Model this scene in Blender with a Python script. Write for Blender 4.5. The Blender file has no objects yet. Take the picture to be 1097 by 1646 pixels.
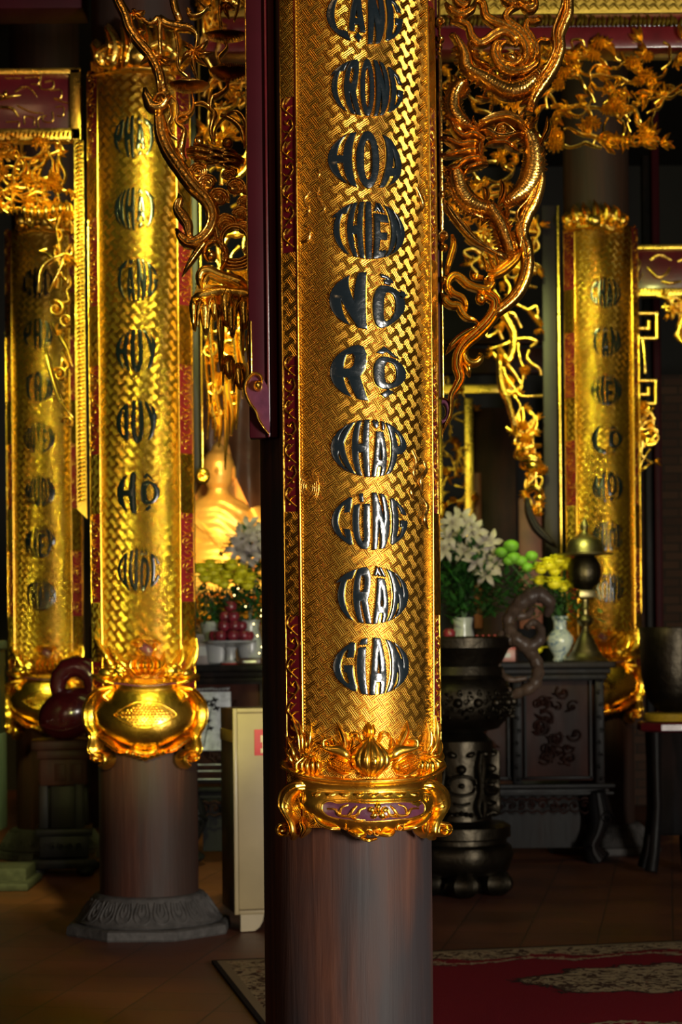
import bpy, bmesh, math, random
from mathutils import Vector, Matrix
S = bpy.context.scene
PI = math.pi
R = math.radians
# ------------------------------------------------------------------ camera, world, lights, exposure
FPX, CX, CY, EYE, ROLL = 3000.0, 548.5, 1040.0, 1.2, R(0.55)
cam_d = bpy.data.cameras.new('camera'); cam = bpy.data.objects.new('camera', cam_d)
S.collection.objects.link(cam); S.camera = cam
cam_d.sensor_fit = 'VERTICAL'; cam_d.sensor_height = 36.0; cam_d.sensor_width = 24.0
cam_d.lens = FPX / 1646 * 36.0
cam_d.shift_y = (CY - 823.0) / 1646.0
cam_d.clip_end = 60
cam.matrix_world = Matrix.Translation((0, 0, EYE)) @ Matrix.Rotation(R(90), 4, 'X') @ Matrix.Rotation(-ROLL, 4, 'Z')
cam_d.dof.use_dof = True; cam_d.dof.focus_distance = 4.5; cam_d.dof.aperture_fstop = 5.6

w = bpy.data.worlds.new('world'); S.world = w; w.use_nodes = True
w.node_tree.nodes['Background'].inputs[0].default_value = (1.0, 0.55, 0.26, 1)
w.node_tree.nodes['Background'].inputs[1].default_value = 0.03
S.view_settings.view_transform = 'Standard'; S.view_settings.look = 'None'
S.view_settings.exposure = 0.0; S.view_settings.gamma = 1.0; S.view_settings.use_curve_mapping = False

def light(name, kind, loc, target, energy, col, sx=1.0, sy=1.0, angle=60, blend=0.6, spread=None):
    d = bpy.data.lights.new(name, kind); d.energy = energy; d.color = col
    if kind == 'AREA':
        d.shape = 'RECTANGLE'; d.size = sx; d.size_y = sy
        if spread: d.spread = R(spread)
    if kind == 'SPOT':
        d.spot_size = R(angle); d.spot_blend = blend; d.shadow_soft_size = sx
    if kind == 'POINT': d.shadow_soft_size = sx
    o = bpy.data.objects.new(name, d); S.collection.objects.link(o)
    o.location = loc
    o.rotation_euler = (Vector(target) - Vector(loc)).to_track_quat('-Z', 'Y').to_euler()
    return o
# daylight falling through the open temple doors behind the camera
light('door_daylight', 'AREA', (4.3, -0.9, 1.25), (0.1, 5.0, 1.15), 205, (1.0, 0.93, 0.80), 0.62, 1.9, spread=100)
light('far_door_daylight', 'AREA', (-3.4, -2.0, 1.9), (0.0, 6.0, 1.6), 14, (1.0, 0.72, 0.45), .7, 2.4, spread=110)
# unseen fill lights added for gilding and altar; altar_spot is the statue's lamp
light('fill_front', 'AREA', (-0.9, 1.2, 4.6), (0.0, 4.7, 2.6), 15, (1.0, 0.60, 0.26), 0.9, 0.9)
YL = (0.92, 1.0, 0.28)
light('fill_aisle', 'SPOT', (-0.35, 5.5, 3.7), (-0.83, 8.0, 2.3), 1050, YL, 0.10, angle=48)
light('fill_aisle_low', 'SPOT', (-0.75, 5.6, 1.1), (-0.85, 8.0, 1.35), 170, (1.0, .93, .30), 0.12, angle=46)
light('fill_aisle_right', 'SPOT', (1.3, 5.6, 2.6), (1.2, 8.0, 3.1), 110, YL, 0.15, angle=58)
light('fill_pillars', 'SPOT', (0.9, 8.5, 3.8), (1.5, 10.9, 2.3), 560, YL, 0.14, angle=46)
light('fill_left', 'SPOT', (-1.5, 8.6, 3.6), (-1.7, 10.9, 1.9), 420, YL, 0.14, angle=46)
light('fill_right_low', 'SPOT', (1.25, 8.9, 1.5), (1.5, 10.9, 1.4), 50, (1.0, .85, .35), 0.1, angle=50)
light('fill_altar', 'AREA', (0.4, 9.4, 4.0), (0.4, 12.6, 2.2), 9, YL, 1.6, 0.4)
light('altar_spot', 'SPOT', (-0.62, 11.0, 2.9), (-0.80, 12.9, 1.7), 230, (1.0, 0.55, 0.14), 0.12, angle=50)

def at(px, py, D):
    """world point seen at photograph pixel (px, py) at depth D"""
    dx, dy = px - CX, CY - py
    c, s = math.cos(ROLL), math.sin(ROLL)
    return Vector(((dx*c + dy*s) * D/FPX, D, EYE + (-dx*s + dy*c) * D/FPX))

# ------------------------------------------------------------------ object helpers
COL = S.collection
WLOC = {}
def tag(o, label=None, cat=None, group=None, kind=None):
    if label: o['label'] = label
    if cat: o['category'] = cat
    if group: o['group'] = group
    if kind: o['kind'] = kind
    return o
def thing(name, loc, label, cat, group=None, kind=None):
    o = bpy.data.objects.new(name, None); COL.objects.link(o); o.location = loc
    o.empty_display_size = 0.1
    WLOC[o.name] = Vector(loc)
    return tag(o, label, cat, group, kind)
class MB:
    """collects vertices and faces in world coordinates"""
    def __init__(s): s.v = []; s.f = []; s.uv = []
    def add(s, verts, faces, uv=None):
        n = len(s.v); s.v += [tuple(p) for p in verts]
        s.uv += list(uv) if uv else [(0, 0)]*len(verts)
        s.f += [tuple(i+n for i in f) for f in faces]; return s
    def build(s, name, mat, parent=None, smooth=True, origin=None, sharp=40):
        if parent is not None: off = WLOC[parent.name]
        else: off = Vector(origin) if origin is not None else Vector((0, 0, 0))
        me = bpy.data.meshes.new(name)
        me.from_pydata([(p[0]-off.x, p[1]-off.y, p[2]-off.z) for p in s.v], [], s.f)
        ul = me.uv_layers.new(name='UVMap')
        data = [0.0]*(2*len(me.loops))
        for i, l in enumerate(me.loops):
            u = s.uv[l.vertex_index]; data[2*i] = u[0]; data[2*i+1] = u[1]
        ul.data.foreach_set('uv', data)
        me.materials.append(mat)
        me.polygons.foreach_set('use_smooth', [smooth]*len(me.polygons))
        bm = bmesh.new(); bm.from_mesh(me); bmesh.ops.recalc_face_normals(bm, faces=bm.faces); bm.to_mesh(me); bm.free()
        if smooth and sharp and hasattr(me, 'set_sharp_from_angle'): me.set_sharp_from_angle(angle=R(sharp))
        o = bpy.data.objects.new(name, me); COL.objects.link(o)
        if parent is not None: o.parent = parent; WLOC[o.name] = Vector(off)
        else: o.location = off; WLOC[o.name] = Vector(off)
        return o
    # ---- shapes
    def box(s, c, d, rz=0.0, bev=0.0):
        x, y, z = d[0]/2, d[1]/2, d[2]/2
        m = Matrix.Rotation(rz, 3, 'Z'); c = Vector(c)
        if bev <= 0:
            vs = [c + m @ Vector((sx*x, sy*y, sz*z)) for sx in (-1, 1) for sy in (-1, 1) for sz in (-1, 1)]
            return s.add(vs, [(0,1,3,2),(4,6,7,5),(0,4,5,1),(2,3,7,6),(0,2,6,4),(1,5,7,3)])
        bm = bmesh.new(); bmesh.ops.create_cube(bm, size=1.0)
        for v in bm.verts: v.co = Vector((v.co.x*2*x, v.co.y*2*y, v.co.z*2*z))
        bmesh.ops.bevel(bm, geom=bm.edges[:], offset=bev, segments=2, affect='EDGES', profile=0.5)
        bm.verts.index_update()
        vs = [c + m @ v.co for v in bm.verts]; fs = [tuple(v.index for v in f.verts) for f in bm.faces]; bm.free()
        return s.add(vs, fs)
    def lathe(s, c, prof, n=48, a0=0.0, a1=2*PI, sx=1.0, sy=1.0, fn=None, cap=True):
        c = Vector(c); full = abs(a1-a0-2*PI) < 1e-6; m = n if full else n+1
        vs, uv = [], []
        for (r, z) in prof:
            for i in range(m):
                a = a0 + (a1-a0)*i/n; rr = r*(fn(a, z) if fn else 1)
                vs.append(c + Vector((math.sin(a)*rr*sx, -math.cos(a)*rr*sy, z))); uv.append((a*r, z))
        fs = []
        for j in range(len(prof)-1):
            for i in range(n):
                k = (i+1) % m if full else i+1
                fs.append((j*m+i, j*m+k, (j+1)*m+k, (j+1)*m+i))
        s.add(vs, fs, uv)
        if cap and full:
            b = len(s.v)-len(vs)
            s.f.append(tuple(range(b+m-1, b-1, -1))); e = b+(len(prof)-1)*m; s.f.append(tuple(range(e, e+m)))
        return s
    def ball(s, c, r, n=12, m=8, rot=None, fn=None):
        c = Vector(c); r = Vector((r, r, r)) if not hasattr(r, '__len__') else Vector(r)
        vs = []
        for j in range(m+1):
            p = PI*j/m
            for i in range(n):
                a = 2*PI*i/n; k = fn(a, p) if fn else 1
                v = Vector((math.sin(p)*math.cos(a)*r.x*k, math.sin(p)*math.sin(a)*r.y*k, -math.cos(p)*r.z*k))
                if rot is not None: v = rot @ v
                vs.append(c+v)
        fs = [(j*n+i, j*n+(i+1) % n, (j+1)*n+(i+1) % n, (j+1)*n+i) for j in range(m) for i in range(n)]
        return s.add(vs, fs)
    def tube(s, pts, rad, n=8, up=Vector((0, 1, 0))):
        pts = [Vector(p) for p in pts]; k = len(pts)
        rr = rad if hasattr(rad, '__len__') else [rad]*k
        vs = []
        for i, p in enumerate(pts):
            t = (pts[min(i+1, k-1)]-pts[max(i-1, 0)]); t = t.normalized() if t.length > 0 else Vector((0, 0, 1))
            u = up if abs(t.dot(up)) < .95 else Vector((1, 0, 0))
            a = t.cross(u).normalized(); b = a.cross(t)
            for q in range(n):
                an = 2*PI*q/n; vs.append(p + (a*math.cos(an)+b*math.sin(an))*rr[i])
        fs = [(i*n+q, i*n+(q+1) % n, (i+1)*n+(q+1) % n, (i+1)*n+q) for i in range(k-1) for q in range(n)]
        fs += [tuple(range(n-1, -1, -1)), tuple(range((k-1)*n, k*n))]
        return s.add(vs, fs)
def crom(pts, step):
    """Catmull-Rom through tuples (any length); spacing ~step in the first two coordinates"""
    if len(pts) < 2: return pts
    P = [tuple(2*a-b for a, b in zip(pts[0], pts[1]))] + list(pts) + [tuple(2*a-b for a, b in zip(pts[-1], pts[-2]))]
    out = []
    for i in range(1, len(P)-2):
        p0, p1, p2, p3 = P[i-1:i+3]
        n = max(2, int(math.dist(p1[:2], p2[:2])/step)+1)
        for j in range(n):
            t = j/n
            out.append(tuple(0.5*((2*b)+(-a+c)*t+(2*a-5*b+4*c-d)*t*t+(-a+3*b-3*c+d)*t**3) for a, b, c, d in zip(p0, p1, p2, p3)))
    out.append(tuple(pts[-1])); return out
# ---- carving: relief drawn in photograph pixels, put into the place by a mapping mapf(x, y, h) (h = height off the board, metres)
def plane_map(D):
    return lambda x, y, h: at(x, y, D) + Vector((0, -h, 0))
def strand(mb, mapf, pts, H=0.012, base=0.0, back=-0.008, ridges=1, groove=0.25, step=3.5, K=9, taper=True, wmul=1.0):
    """ribbon with rounded, grooved face. pts = (x, y, width)"""
    Q = crom([(p[0], p[1], p[2]) for p in pts], step)
    n = len(Q); vs = []
    gts = [0.0] if ridges == 1 else [-.36, .36] if ridges == 2 else [-.55, 0, .55] if ridges else []
    if ridges: K = 15 if K > 7 else 9
    for i, q in enumerate(Q):
        a, b = Q[max(i-1, 0)], Q[min(i+1, n-1)]
        tx, ty = b[0]-a[0], b[1]-a[1]; L = math.hypot(tx, ty) or 1
        nx, ny = -ty/L, tx/L
        hw = max(q[2], .6)/2*wmul
        hs = min(1.0, hw/6.0+.25)
        if taper:
            e = min(i, n-1-i)/max(1, min(4, n/3)); hs *= min(1, .3+.7*e)
        for k in range(K):
            t = -1+2*k/(K-1)
            g = (1-abs(t)**(2.6 if ridges else 2))**.5 if abs(t) < 1 else 0
            hh = base+H*hs*g*(1-sum(1.6*groove*math.exp(-((t-gt)/.085)**2) for gt in gts))
            vs.append(mapf(q[0]+nx*hw*t, q[1]+ny*hw*t, hh))
        vs.append(mapf(q[0]+nx*hw*.96, q[1]+ny*hw*.96, back)); vs.append(mapf(q[0]-nx*hw*.96, q[1]-ny*hw*.96, back))
    M = K+2
    fs = [(i*M+k, i*M+(k+1) % M, (i+1)*M+(k+1) % M, (i+1)*M+k) for i in range(n-1) for k in range(M)]
    fs += [tuple(range(M-1, -1, -1)), tuple(range((n-1)*M, n*M))]
    mb.add(vs, fs)
def spiral(mb, mapf, cx, cy, r, turns=1.25, a0=0.0, w=None, d=1, H=0.012, base=0.0, back=-.008, ridges=1, eye=True):
    w = w or r*.5; pts = []
    n = int(10*turns)+1
    for i in range(n+1):
        t = i/n; a = a0+d*2*PI*turns*t; rr = r*(1-.78*t)
        pts.append((cx+math.cos(a)*rr, cy+math.sin(a)*rr, w*(1-.55*t)))
    strand(mb, mapf, pts, H=H, base=base, back=back, ridges=ridges, step=max(1.5, r/8))
    if eye: boss(mb, mapf, cx, cy, r*.32, r*.32, H=H*1.15, base=base, back=back)
def boss(mb, mapf, cx, cy, rx, ry, H=.012, base=0., back=-.008, n=16, m=5, rot=0., fn=None):
    vs = []; c, s = math.cos(rot), math.sin(rot)
    for j in range(m+1):
        p = PI/2*j/m
        for i in range(n):
            a = 2*PI*i/n; x, y = math.cos(a)*rx*math.cos(p), math.sin(a)*ry*math.cos(p)
            h = H*math.sin(p)*(fn(a, p) if fn else 1)
            if j == m: x = y = 0
            vs.append(mapf(cx+x*c-y*s, cy+x*s+y*c, base+h))
    for i in range(n):
        a = 2*PI*i/n; x, y = math.cos(a)*rx*.95, math.sin(a)*ry*.95
        vs.append(mapf(cx+x*c-y*s, cy+x*s+y*c, back))
    fs = [(j*n+i, j*n+(i+1) % n, (j+1)*n+(i+1) % n, (j+1)*n+i) for j in range(m) for i in range(n)]
    b = (m+1)*n; fs += [(b+i, b+(i+1) % n, (i+1) % n, i) for i in range(n)]; fs.append(tuple(range(b+n-1, b-1, -1)))
    mb.add(vs, fs)
def leaf(mb, mapf, x0, y0, x1, y1, w, H=.008, base=0., back=-.006, bend=0.12, ridges=1):
    dx, dy = x1-x0, y1-y0; mx, my = x0+dx*.5-dy*bend, y0+dy*.5+dx*bend
    strand(mb, mapf, [(x0, y0, w*.3), (x0+dx*.22-dy*bend*.6, y0+dy*.22+dx*bend*.6, w*.85), (mx, my, w), (x0+dx*.8-dy*bend*.5, y0+dy*.8+dx*bend*.5, w*.55), (x1, y1, .6)], H=H, base=base, back=back, ridges=ridges, groove=.45, step=4, K=7)
def poly_plate(mb, mapf, outline, h0, h1):
    """flat plate with a traced outline, real thickness h0..h1"""
    n = len(outline)
    vs = [mapf(x, y, h1) for x, y in outline]+[mapf(x, y, h0) for x, y in outline]
    fs = [tuple(range(n)), tuple(range(2*n-1, n-1, -1))]+[(i, (i+1) % n, n+(i+1) % n, n+i) for i in range(n)]
    mb.add(vs, fs)
def crop(pts, ox, oy, sc):
    return [(ox+p[0]/sc, oy+p[1]/sc)+tuple(q/sc for q in p[2:3])+tuple(p[3:]) for p in pts]

# ------------------------------------------------------------------ materials
def mat(name):
    m = bpy.data.materials.new(name); m.use_nodes = True
    nt = m.node_tree; b = nt.nodes['Principled BSDF']; return m, nt, b
def N(nt, t, **kw):
    n = nt.nodes.new(t)
    for k, v in kw.items():
        if k.startswith('i_'): n.inputs[int(k[2:])].default_value = v
        else: setattr(n, k, v)
    return n
def MATH(nt, op, a, b=None, c=None):
    n = nt.nodes.new('ShaderNodeMath'); n.operation = op
    for i, v in enumerate((a, b, c)):
        if v is None: continue
        if isinstance(v, (int, float)): n.inputs[i].default_value = v
        else: nt.links.new(v, n.inputs[i])
    return n.outputs[0]
def ramp(nt, fac, stops, interp='LINEAR'):
    n = nt.nodes.new('ShaderNodeValToRGB'); n.color_ramp.interpolation = interp
    e = n.color_ramp.elements
    while len(e) < len(stops): e.new(0.5)
    for i, (p, c) in enumerate(stops):
        e[i].position = p; e[i].color = (*c, 1)
    nt.links.new(fac, n.inputs[0]); return n.outputs[0]
def noise(nt, scale, detail=3, vec=None, rough=.55, dist=0.):
    n = N(nt, 'ShaderNodeTexNoise'); n.inputs['Scale'].default_value = scale; n.inputs['Detail'].default_value = detail
    n.inputs['Roughness'].default_value = rough; n.inputs['Distortion'].default_value = dist
    if vec is not None: nt.links.new(vec, n.inputs['Vector'])
    return n.outputs['Fac']
def objco(nt, sc=(1, 1, 1), rot=(0, 0, 0), kind='Object', loc=(0, 0, 0)):
    t = N(nt, 'ShaderNodeTexCoord'); m = N(nt, 'ShaderNodeMapping'); m.inputs['Scale'].default_value = sc
    m.inputs['Rotation'].default_value = rot; m.inputs['Location'].default_value = loc
    nt.links.new(t.outputs[kind], m.inputs['Vector']); return m.outputs[0]
def bump(nt, b, h, dist=0.002, strength=1.0):
    n = N(nt, 'ShaderNodeBump'); n.inputs['Distance'].default_value = dist; n.inputs['Strength'].default_value = strength
    nt.links.new(h, n.inputs['Height']); nt.links.new(n.outputs[0], b.inputs['Normal'])
def plain(name, col, rough=.5, metal=0., coat=0., bsc=0., bd=.001, var=0., spec=.5):
    m, nt, b = mat(name)
    b.inputs['Base Color'].default_value = (*col, 1); b.inputs['Roughness'].default_value = rough
    b.inputs['Metallic'].default_value = metal; b.inputs['Coat Weight'].default_value = coat
    b.inputs['Coat Roughness'].default_value = .1; b.inputs['Specular IOR Level'].default_value = spec
    co = objco(nt)
    nz = noise(nt, bsc or 14, 4, co)
    if var:
        nt.links.new(ramp(nt, nz, [(.3, tuple(c*(1-var) for c in col)), (.7, tuple(min(1, c*(1+var)) for c in col))]), b.inputs['Base Color'])
    if bsc: bump(nt, b, nz, bd)
    return m
def gold_mat(name, col, rough=.3, bsc=45., bd=.0015, under=(.30, .08, .015)):
    m, nt, b = mat(name); co = objco(nt)
    b.inputs['Metallic'].default_value = 1.0
    n1 = noise(nt, bsc, 3, co); n2 = noise(nt, 7, 3, co)
    nt.links.new(ramp(nt, n2, [(.25, tuple(c*.8 for c in col)), (.6, col)]), b.inputs['Base Color'])
    nt.links.new(MATH(nt, 'MULTIPLY_ADD', n2, .22, rough-.11), b.inputs['Roughness'])
    bump(nt, b, n1, bd); return m
GOLD = (1.0, 0.58, 0.075)
M_gold = gold_mat('gilding', GOLD, .27)
M_goldb = gold_mat('gilding_carved', (1.0, 0.64, 0.11), .28, 60, .002)
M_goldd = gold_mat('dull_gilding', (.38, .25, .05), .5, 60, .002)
M_copper = gold_mat('aged_gilding', (0.74, 0.42, 0.09), .24, 70, .0025)
def weave_mat(name, col, cell=.0225, rough=.30, rot=R(-35), bd=.00082):
    """gilded fretwork: interlocked bars of three ridges at right angles, small hooks in the corners"""
    m, nt, b = mat(name); b.inputs['Metallic'].default_value = 1.0
    t = N(nt, 'ShaderNodeTexCoord'); mp = N(nt, 'ShaderNodeMapping')
    mp.inputs['Rotation'].default_value = (0, 0, rot); mp.inputs['Scale'].default_value = (1/cell, 1/cell, 1)
    mp.vector_type = 'POINT'; nt.links.new(t.outputs['UV'], mp.inputs['Vector'])
    sp = N(nt, 'ShaderNodeSeparateXYZ'); nt.links.new(mp.outputs[0], sp.inputs[0]); X, Y = sp.outputs[0], sp.outputs[1]
    fx, fy = MATH(nt, 'FLOOR', X), MATH(nt, 'FLOOR', Y)
    u = MATH(nt, 'SUBTRACT', MATH(nt, 'SUBTRACT', X, fx), .5); v = MATH(nt, 'SUBTRACT', MATH(nt, 'SUBTRACT', Y, fy), .5)
    par = MATH(nt, 'FLOORED_MODULO', MATH(nt, 'ADD', fx, fy), 2.0); ip = MATH(nt, 'SUBTRACT', 1.0, par)
    au, av = MATH(nt, 'ABSOLUTE', u), MATH(nt, 'ABSOLUTE', v)
    # p: coordinate across the bar of this cell; q: along it
    p = MATH(nt, 'ADD', MATH(nt, 'MULTIPLY', av, ip), MATH(nt, 'MULTIPLY', au, par))
    q = MATH(nt, 'ADD', MATH(nt, 'MULTIPLY', au, ip), MATH(nt, 'MULTIPLY', av, par))
    wd = .25
    inp = MATH(nt, 'LESS_THAN', p, wd); inq = MATH(nt, 'LESS_THAN', q, wd)
    k = 2*PI*2.5/(2*wd)
    rp = MATH(nt, 'MULTIPLY_ADD', MATH(nt, 'COSINE', MATH(nt, 'MULTIPLY', p, k)), .5, .5)
    rq = MATH(nt, 'MULTIPLY_ADD', MATH(nt, 'COSINE', MATH(nt, 'MULTIPLY', q, k)), .5, .5)
    notp = MATH(nt, 'SUBTRACT', 1.0, inp)
    gap = MATH(nt, 'MULTIPLY', notp, MATH(nt, 'SUBTRACT', 1.0, inq))
    mm = MATH(nt, 'SUBTRACT', .5, MATH(nt, 'MINIMUM', p, q))
    hook = MATH(nt, 'MULTIPLY_ADD', MATH(nt, 'COSINE', MATH(nt, 'MULTIPLY', mm, 2*PI/.165)), .5, .5)
    hook = MATH(nt, 'MULTIPLY', hook, MATH(nt, 'GREATER_THAN', MATH(nt, 'ABSOLUTE', MATH(nt, 'SUBTRACT', MATH(nt, 'SUBTRACT', p, q), .09)), .035))
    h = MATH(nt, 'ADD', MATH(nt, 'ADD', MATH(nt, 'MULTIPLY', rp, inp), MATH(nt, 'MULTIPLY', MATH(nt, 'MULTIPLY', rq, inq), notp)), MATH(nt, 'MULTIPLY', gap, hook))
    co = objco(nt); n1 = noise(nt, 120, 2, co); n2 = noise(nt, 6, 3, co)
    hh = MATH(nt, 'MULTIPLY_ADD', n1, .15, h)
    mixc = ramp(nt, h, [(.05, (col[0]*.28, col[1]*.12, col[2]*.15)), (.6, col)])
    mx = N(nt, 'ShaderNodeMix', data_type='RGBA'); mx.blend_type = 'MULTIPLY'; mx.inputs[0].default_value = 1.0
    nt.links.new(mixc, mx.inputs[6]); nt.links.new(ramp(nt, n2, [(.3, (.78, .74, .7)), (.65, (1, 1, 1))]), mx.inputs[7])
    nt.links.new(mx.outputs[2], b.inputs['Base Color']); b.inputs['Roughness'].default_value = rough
    bump(nt, b, hh, bd, 1.0); return m
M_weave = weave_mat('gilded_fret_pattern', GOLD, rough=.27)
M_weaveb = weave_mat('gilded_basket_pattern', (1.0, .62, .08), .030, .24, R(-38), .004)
M_blackm = plain('black_paint', (.002, .003, .004), .16, 0, 0, 30, .0004, spec=.22)
M_black = plain('black_lacquer', (.007, .012, .016), .2, 0, .25, 30, .0016)
M_maroon = plain('maroon_lacquer', (.085, .004, .008), .28, 0, .3, 12, .001, .25)
M_post = plain('dark_red_lacquer', (.034, .0015, .005), .55, 0, 0, 6, .0008, .2, spec=.12)
M_redlac = plain('red_lacquer', (.28, .004, .010), .4, 0, .1, 10, .0008, .2)
M_purple = plain('plum_lacquer', (.085, .022, .045), .28, 0, .3, 60, .001, .2)
M_greywood = plain('plum_grey_lacquer', (.012, .008, .011), .5, 0, 0, 6, .001, .2, spec=.2)
def wood_mat(name, cols, rough=.42, sz=.5, sxy=9., spec=.3):
    m, nt, b = mat(name); co = objco(nt, (sxy, sxy, sz))
    n1 = noise(nt, 3.2, 6, co, .6, .6); co2 = objco(nt, (2.4, 2.4, .7)); n2 = noise(nt, 1.9, 3, co2)
    c1 = ramp(nt, n1, [(.25, cols[0]), (.5, cols[1]), (.75, cols[2])])
    mx = N(nt, 'ShaderNodeMix', data_type='RGBA'); nt.links.new(ramp(nt, n2, [(.38, (0, 0, 0)), (.62, (1, 1, 1))]), mx.inputs[0])
    nt.links.new(c1, mx.inputs[6]); mx.inputs[7].default_value = (*cols[3], 1)
    nt.links.new(mx.outputs[2], b.inputs['Base Color'])
    nt.links.new(MATH(nt, 'MULTIPLY_ADD', n1, .25, rough-.12), b.inputs['Roughness']); b.inputs['Specular IOR Level'].default_value = spec
    bump(nt, b, n1, .0025); return m
M_pillar = wood_mat('ironwood', [(.018, .006, .004), (.056, .018, .010), (.10, .035, .018), (.022, .017, .019)], .62)
M_pillar2 = wood_mat('red_ironwood', [(.020, .006, .004), (.045, .014, .008), (.075, .028, .016), (.03, .016, .012)], .62)
M_ebony = wood_mat('blackwood', [(.003, .002, .002), (.007, .005, .0045), (.016, .008, .007), (.006, .006, .007)], .45, 1.0, 4., .12)
M_rosewood = wood_mat('rosewood', [(.020, .006, .005), (.04, .012, .008), (.035, .010, .007), (.014, .006, .005)], .5, 1.0, 4., .12)
M_stone = plain('carved_grey_stone', (.050, .045, .043), .75, 0, 0, 30, .004, .35)
M_bronze = gold_mat('dark_bronze', (.050, .042, .030), .42, 18, .005)
M_brass = gold_mat('old_brass', (.25, .21, .11), .38, 22, .003)
M_nacre = plain('mother_of_pearl', (.42, .45, .48), .2, 0, .5, 30, .001, .3)
M_cream = plain('cream_paint', (.26, .20, .10), .5, 0, .1, 5, .001, .12)
M_brown = plain('brown_varnish', (.035, .014, .008), .35, 0, .2, 6, .001, .3)
M_driftwood = wood_mat('gnarled_root', [(.04, .025, .016), (.09, .058, .038), (.15, .10, .07), (.06, .04, .03)], .4, 6., 6.)
# ================================================================== the hall
def floor_mat():
    m, nt, b = mat('terracotta_tiles'); co = objco(nt, rot=(0, 0, R(10)))
    br = N(nt, 'ShaderNodeTexBrick'); br.offset = 0.0; nt.links.new(co, br.inputs['Vector'])
    br.inputs['Scale'].default_value = 1.0; br.inputs['Brick Width'].default_value = .3; br.inputs['Row Height'].default_value = .3
    br.inputs['Mortar Size'].default_value = .0035; br.inputs['Mortar Smooth'].default_value = .3
    br.inputs['Color1'].default_value = (.16, .045, .022, 1); br.inputs['Color2'].default_value = (.12, .035, .018, 1)
    br.inputs['Mortar'].default_value = (.035, .018, .012, 1)
    n1 = noise(nt, 2.5, 5, co)
    mx = N(nt, 'ShaderNodeMix', data_type='RGBA'); mx.blend_type = 'MULTIPLY'; mx.inputs[0].default_value = 1
    nt.links.new(br.outputs[0], mx.inputs[6]); nt.links.new(ramp(nt, n1, [(.3, (.55, .55, .55)), (.7, (1.1, 1.1, 1.1))]), mx.inputs[7])
    nt.links.new(mx.outputs[2], b.inputs['Base Color'])
    nt.links.new(MATH(nt, 'MULTIPLY_ADD', n1, .25, .35), b.inputs['Roughness'])
    bump(nt, b, MATH(nt, 'SUBTRACT', MATH(nt, 'MULTIPLY', n1, .3), br.outputs[1]), .002); return m
tag(MB().box((0, 6, -.05), (16, 20, .1)).build('floor', floor_mat(), smooth=False), 'terracotta tiled floor of the hall', None, None, 'structure')
M_darkwall = plain('dark_timber_wall', (.005, .0035, .003), .7, 0, 0, 4, .001, .4)
tag(MB().box((0, 16.1, 2.6), (16, .2, 5.4)).build('wall_back', M_darkwall, smooth=False), None, None, None, 'structure')
tag(MB().box((-8.1, 6, 2.6), (.2, 20, 5.4)).build('wall_left', M_darkwall, smooth=False), None, None, None, 'structure')
tag(MB().box((0, 6, 5.35), (16.4, 20.2, .1)).build('ceiling', M_darkwall, smooth=False), None, None, None, 'structure')
def brick_wall_mat():
    m, nt, b = mat('old_brickwork'); t = N(nt, 'ShaderNodeTexCoord'); mp = N(nt, 'ShaderNodeMapping')
    mp.inputs['Rotation'].default_value = (R(90), 0, 0); nt.links.new(t.outputs['Object'], mp.inputs[0])
    br = N(nt, 'ShaderNodeTexBrick'); nt.links.new(mp.outputs[0], br.inputs['Vector'])
    br.inputs['Scale'].default_value = 1; br.inputs['Brick Width'].default_value = .22; br.inputs['Row Height'].default_value = .065
    br.inputs['Mortar Size'].default_value = .006; br.inputs['Color1'].default_value = (.07, .032, .018, 1)
    br.inputs['Color2'].default_value = (.045, .02, .012, 1); br.inputs['Mortar'].default_value = (.02, .014, .01, 1)
    nt.links.new(br.outputs[0], b.inputs['Base Color']); b.inputs['Roughness'].default_value = .9; return m
tag(MB().box((4.6, 14.0, 1.6), (5.2, .2, 3.2)).build('wall_right', brick_wall_mat(), smooth=False), None, None, None, 'structure')

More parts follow.
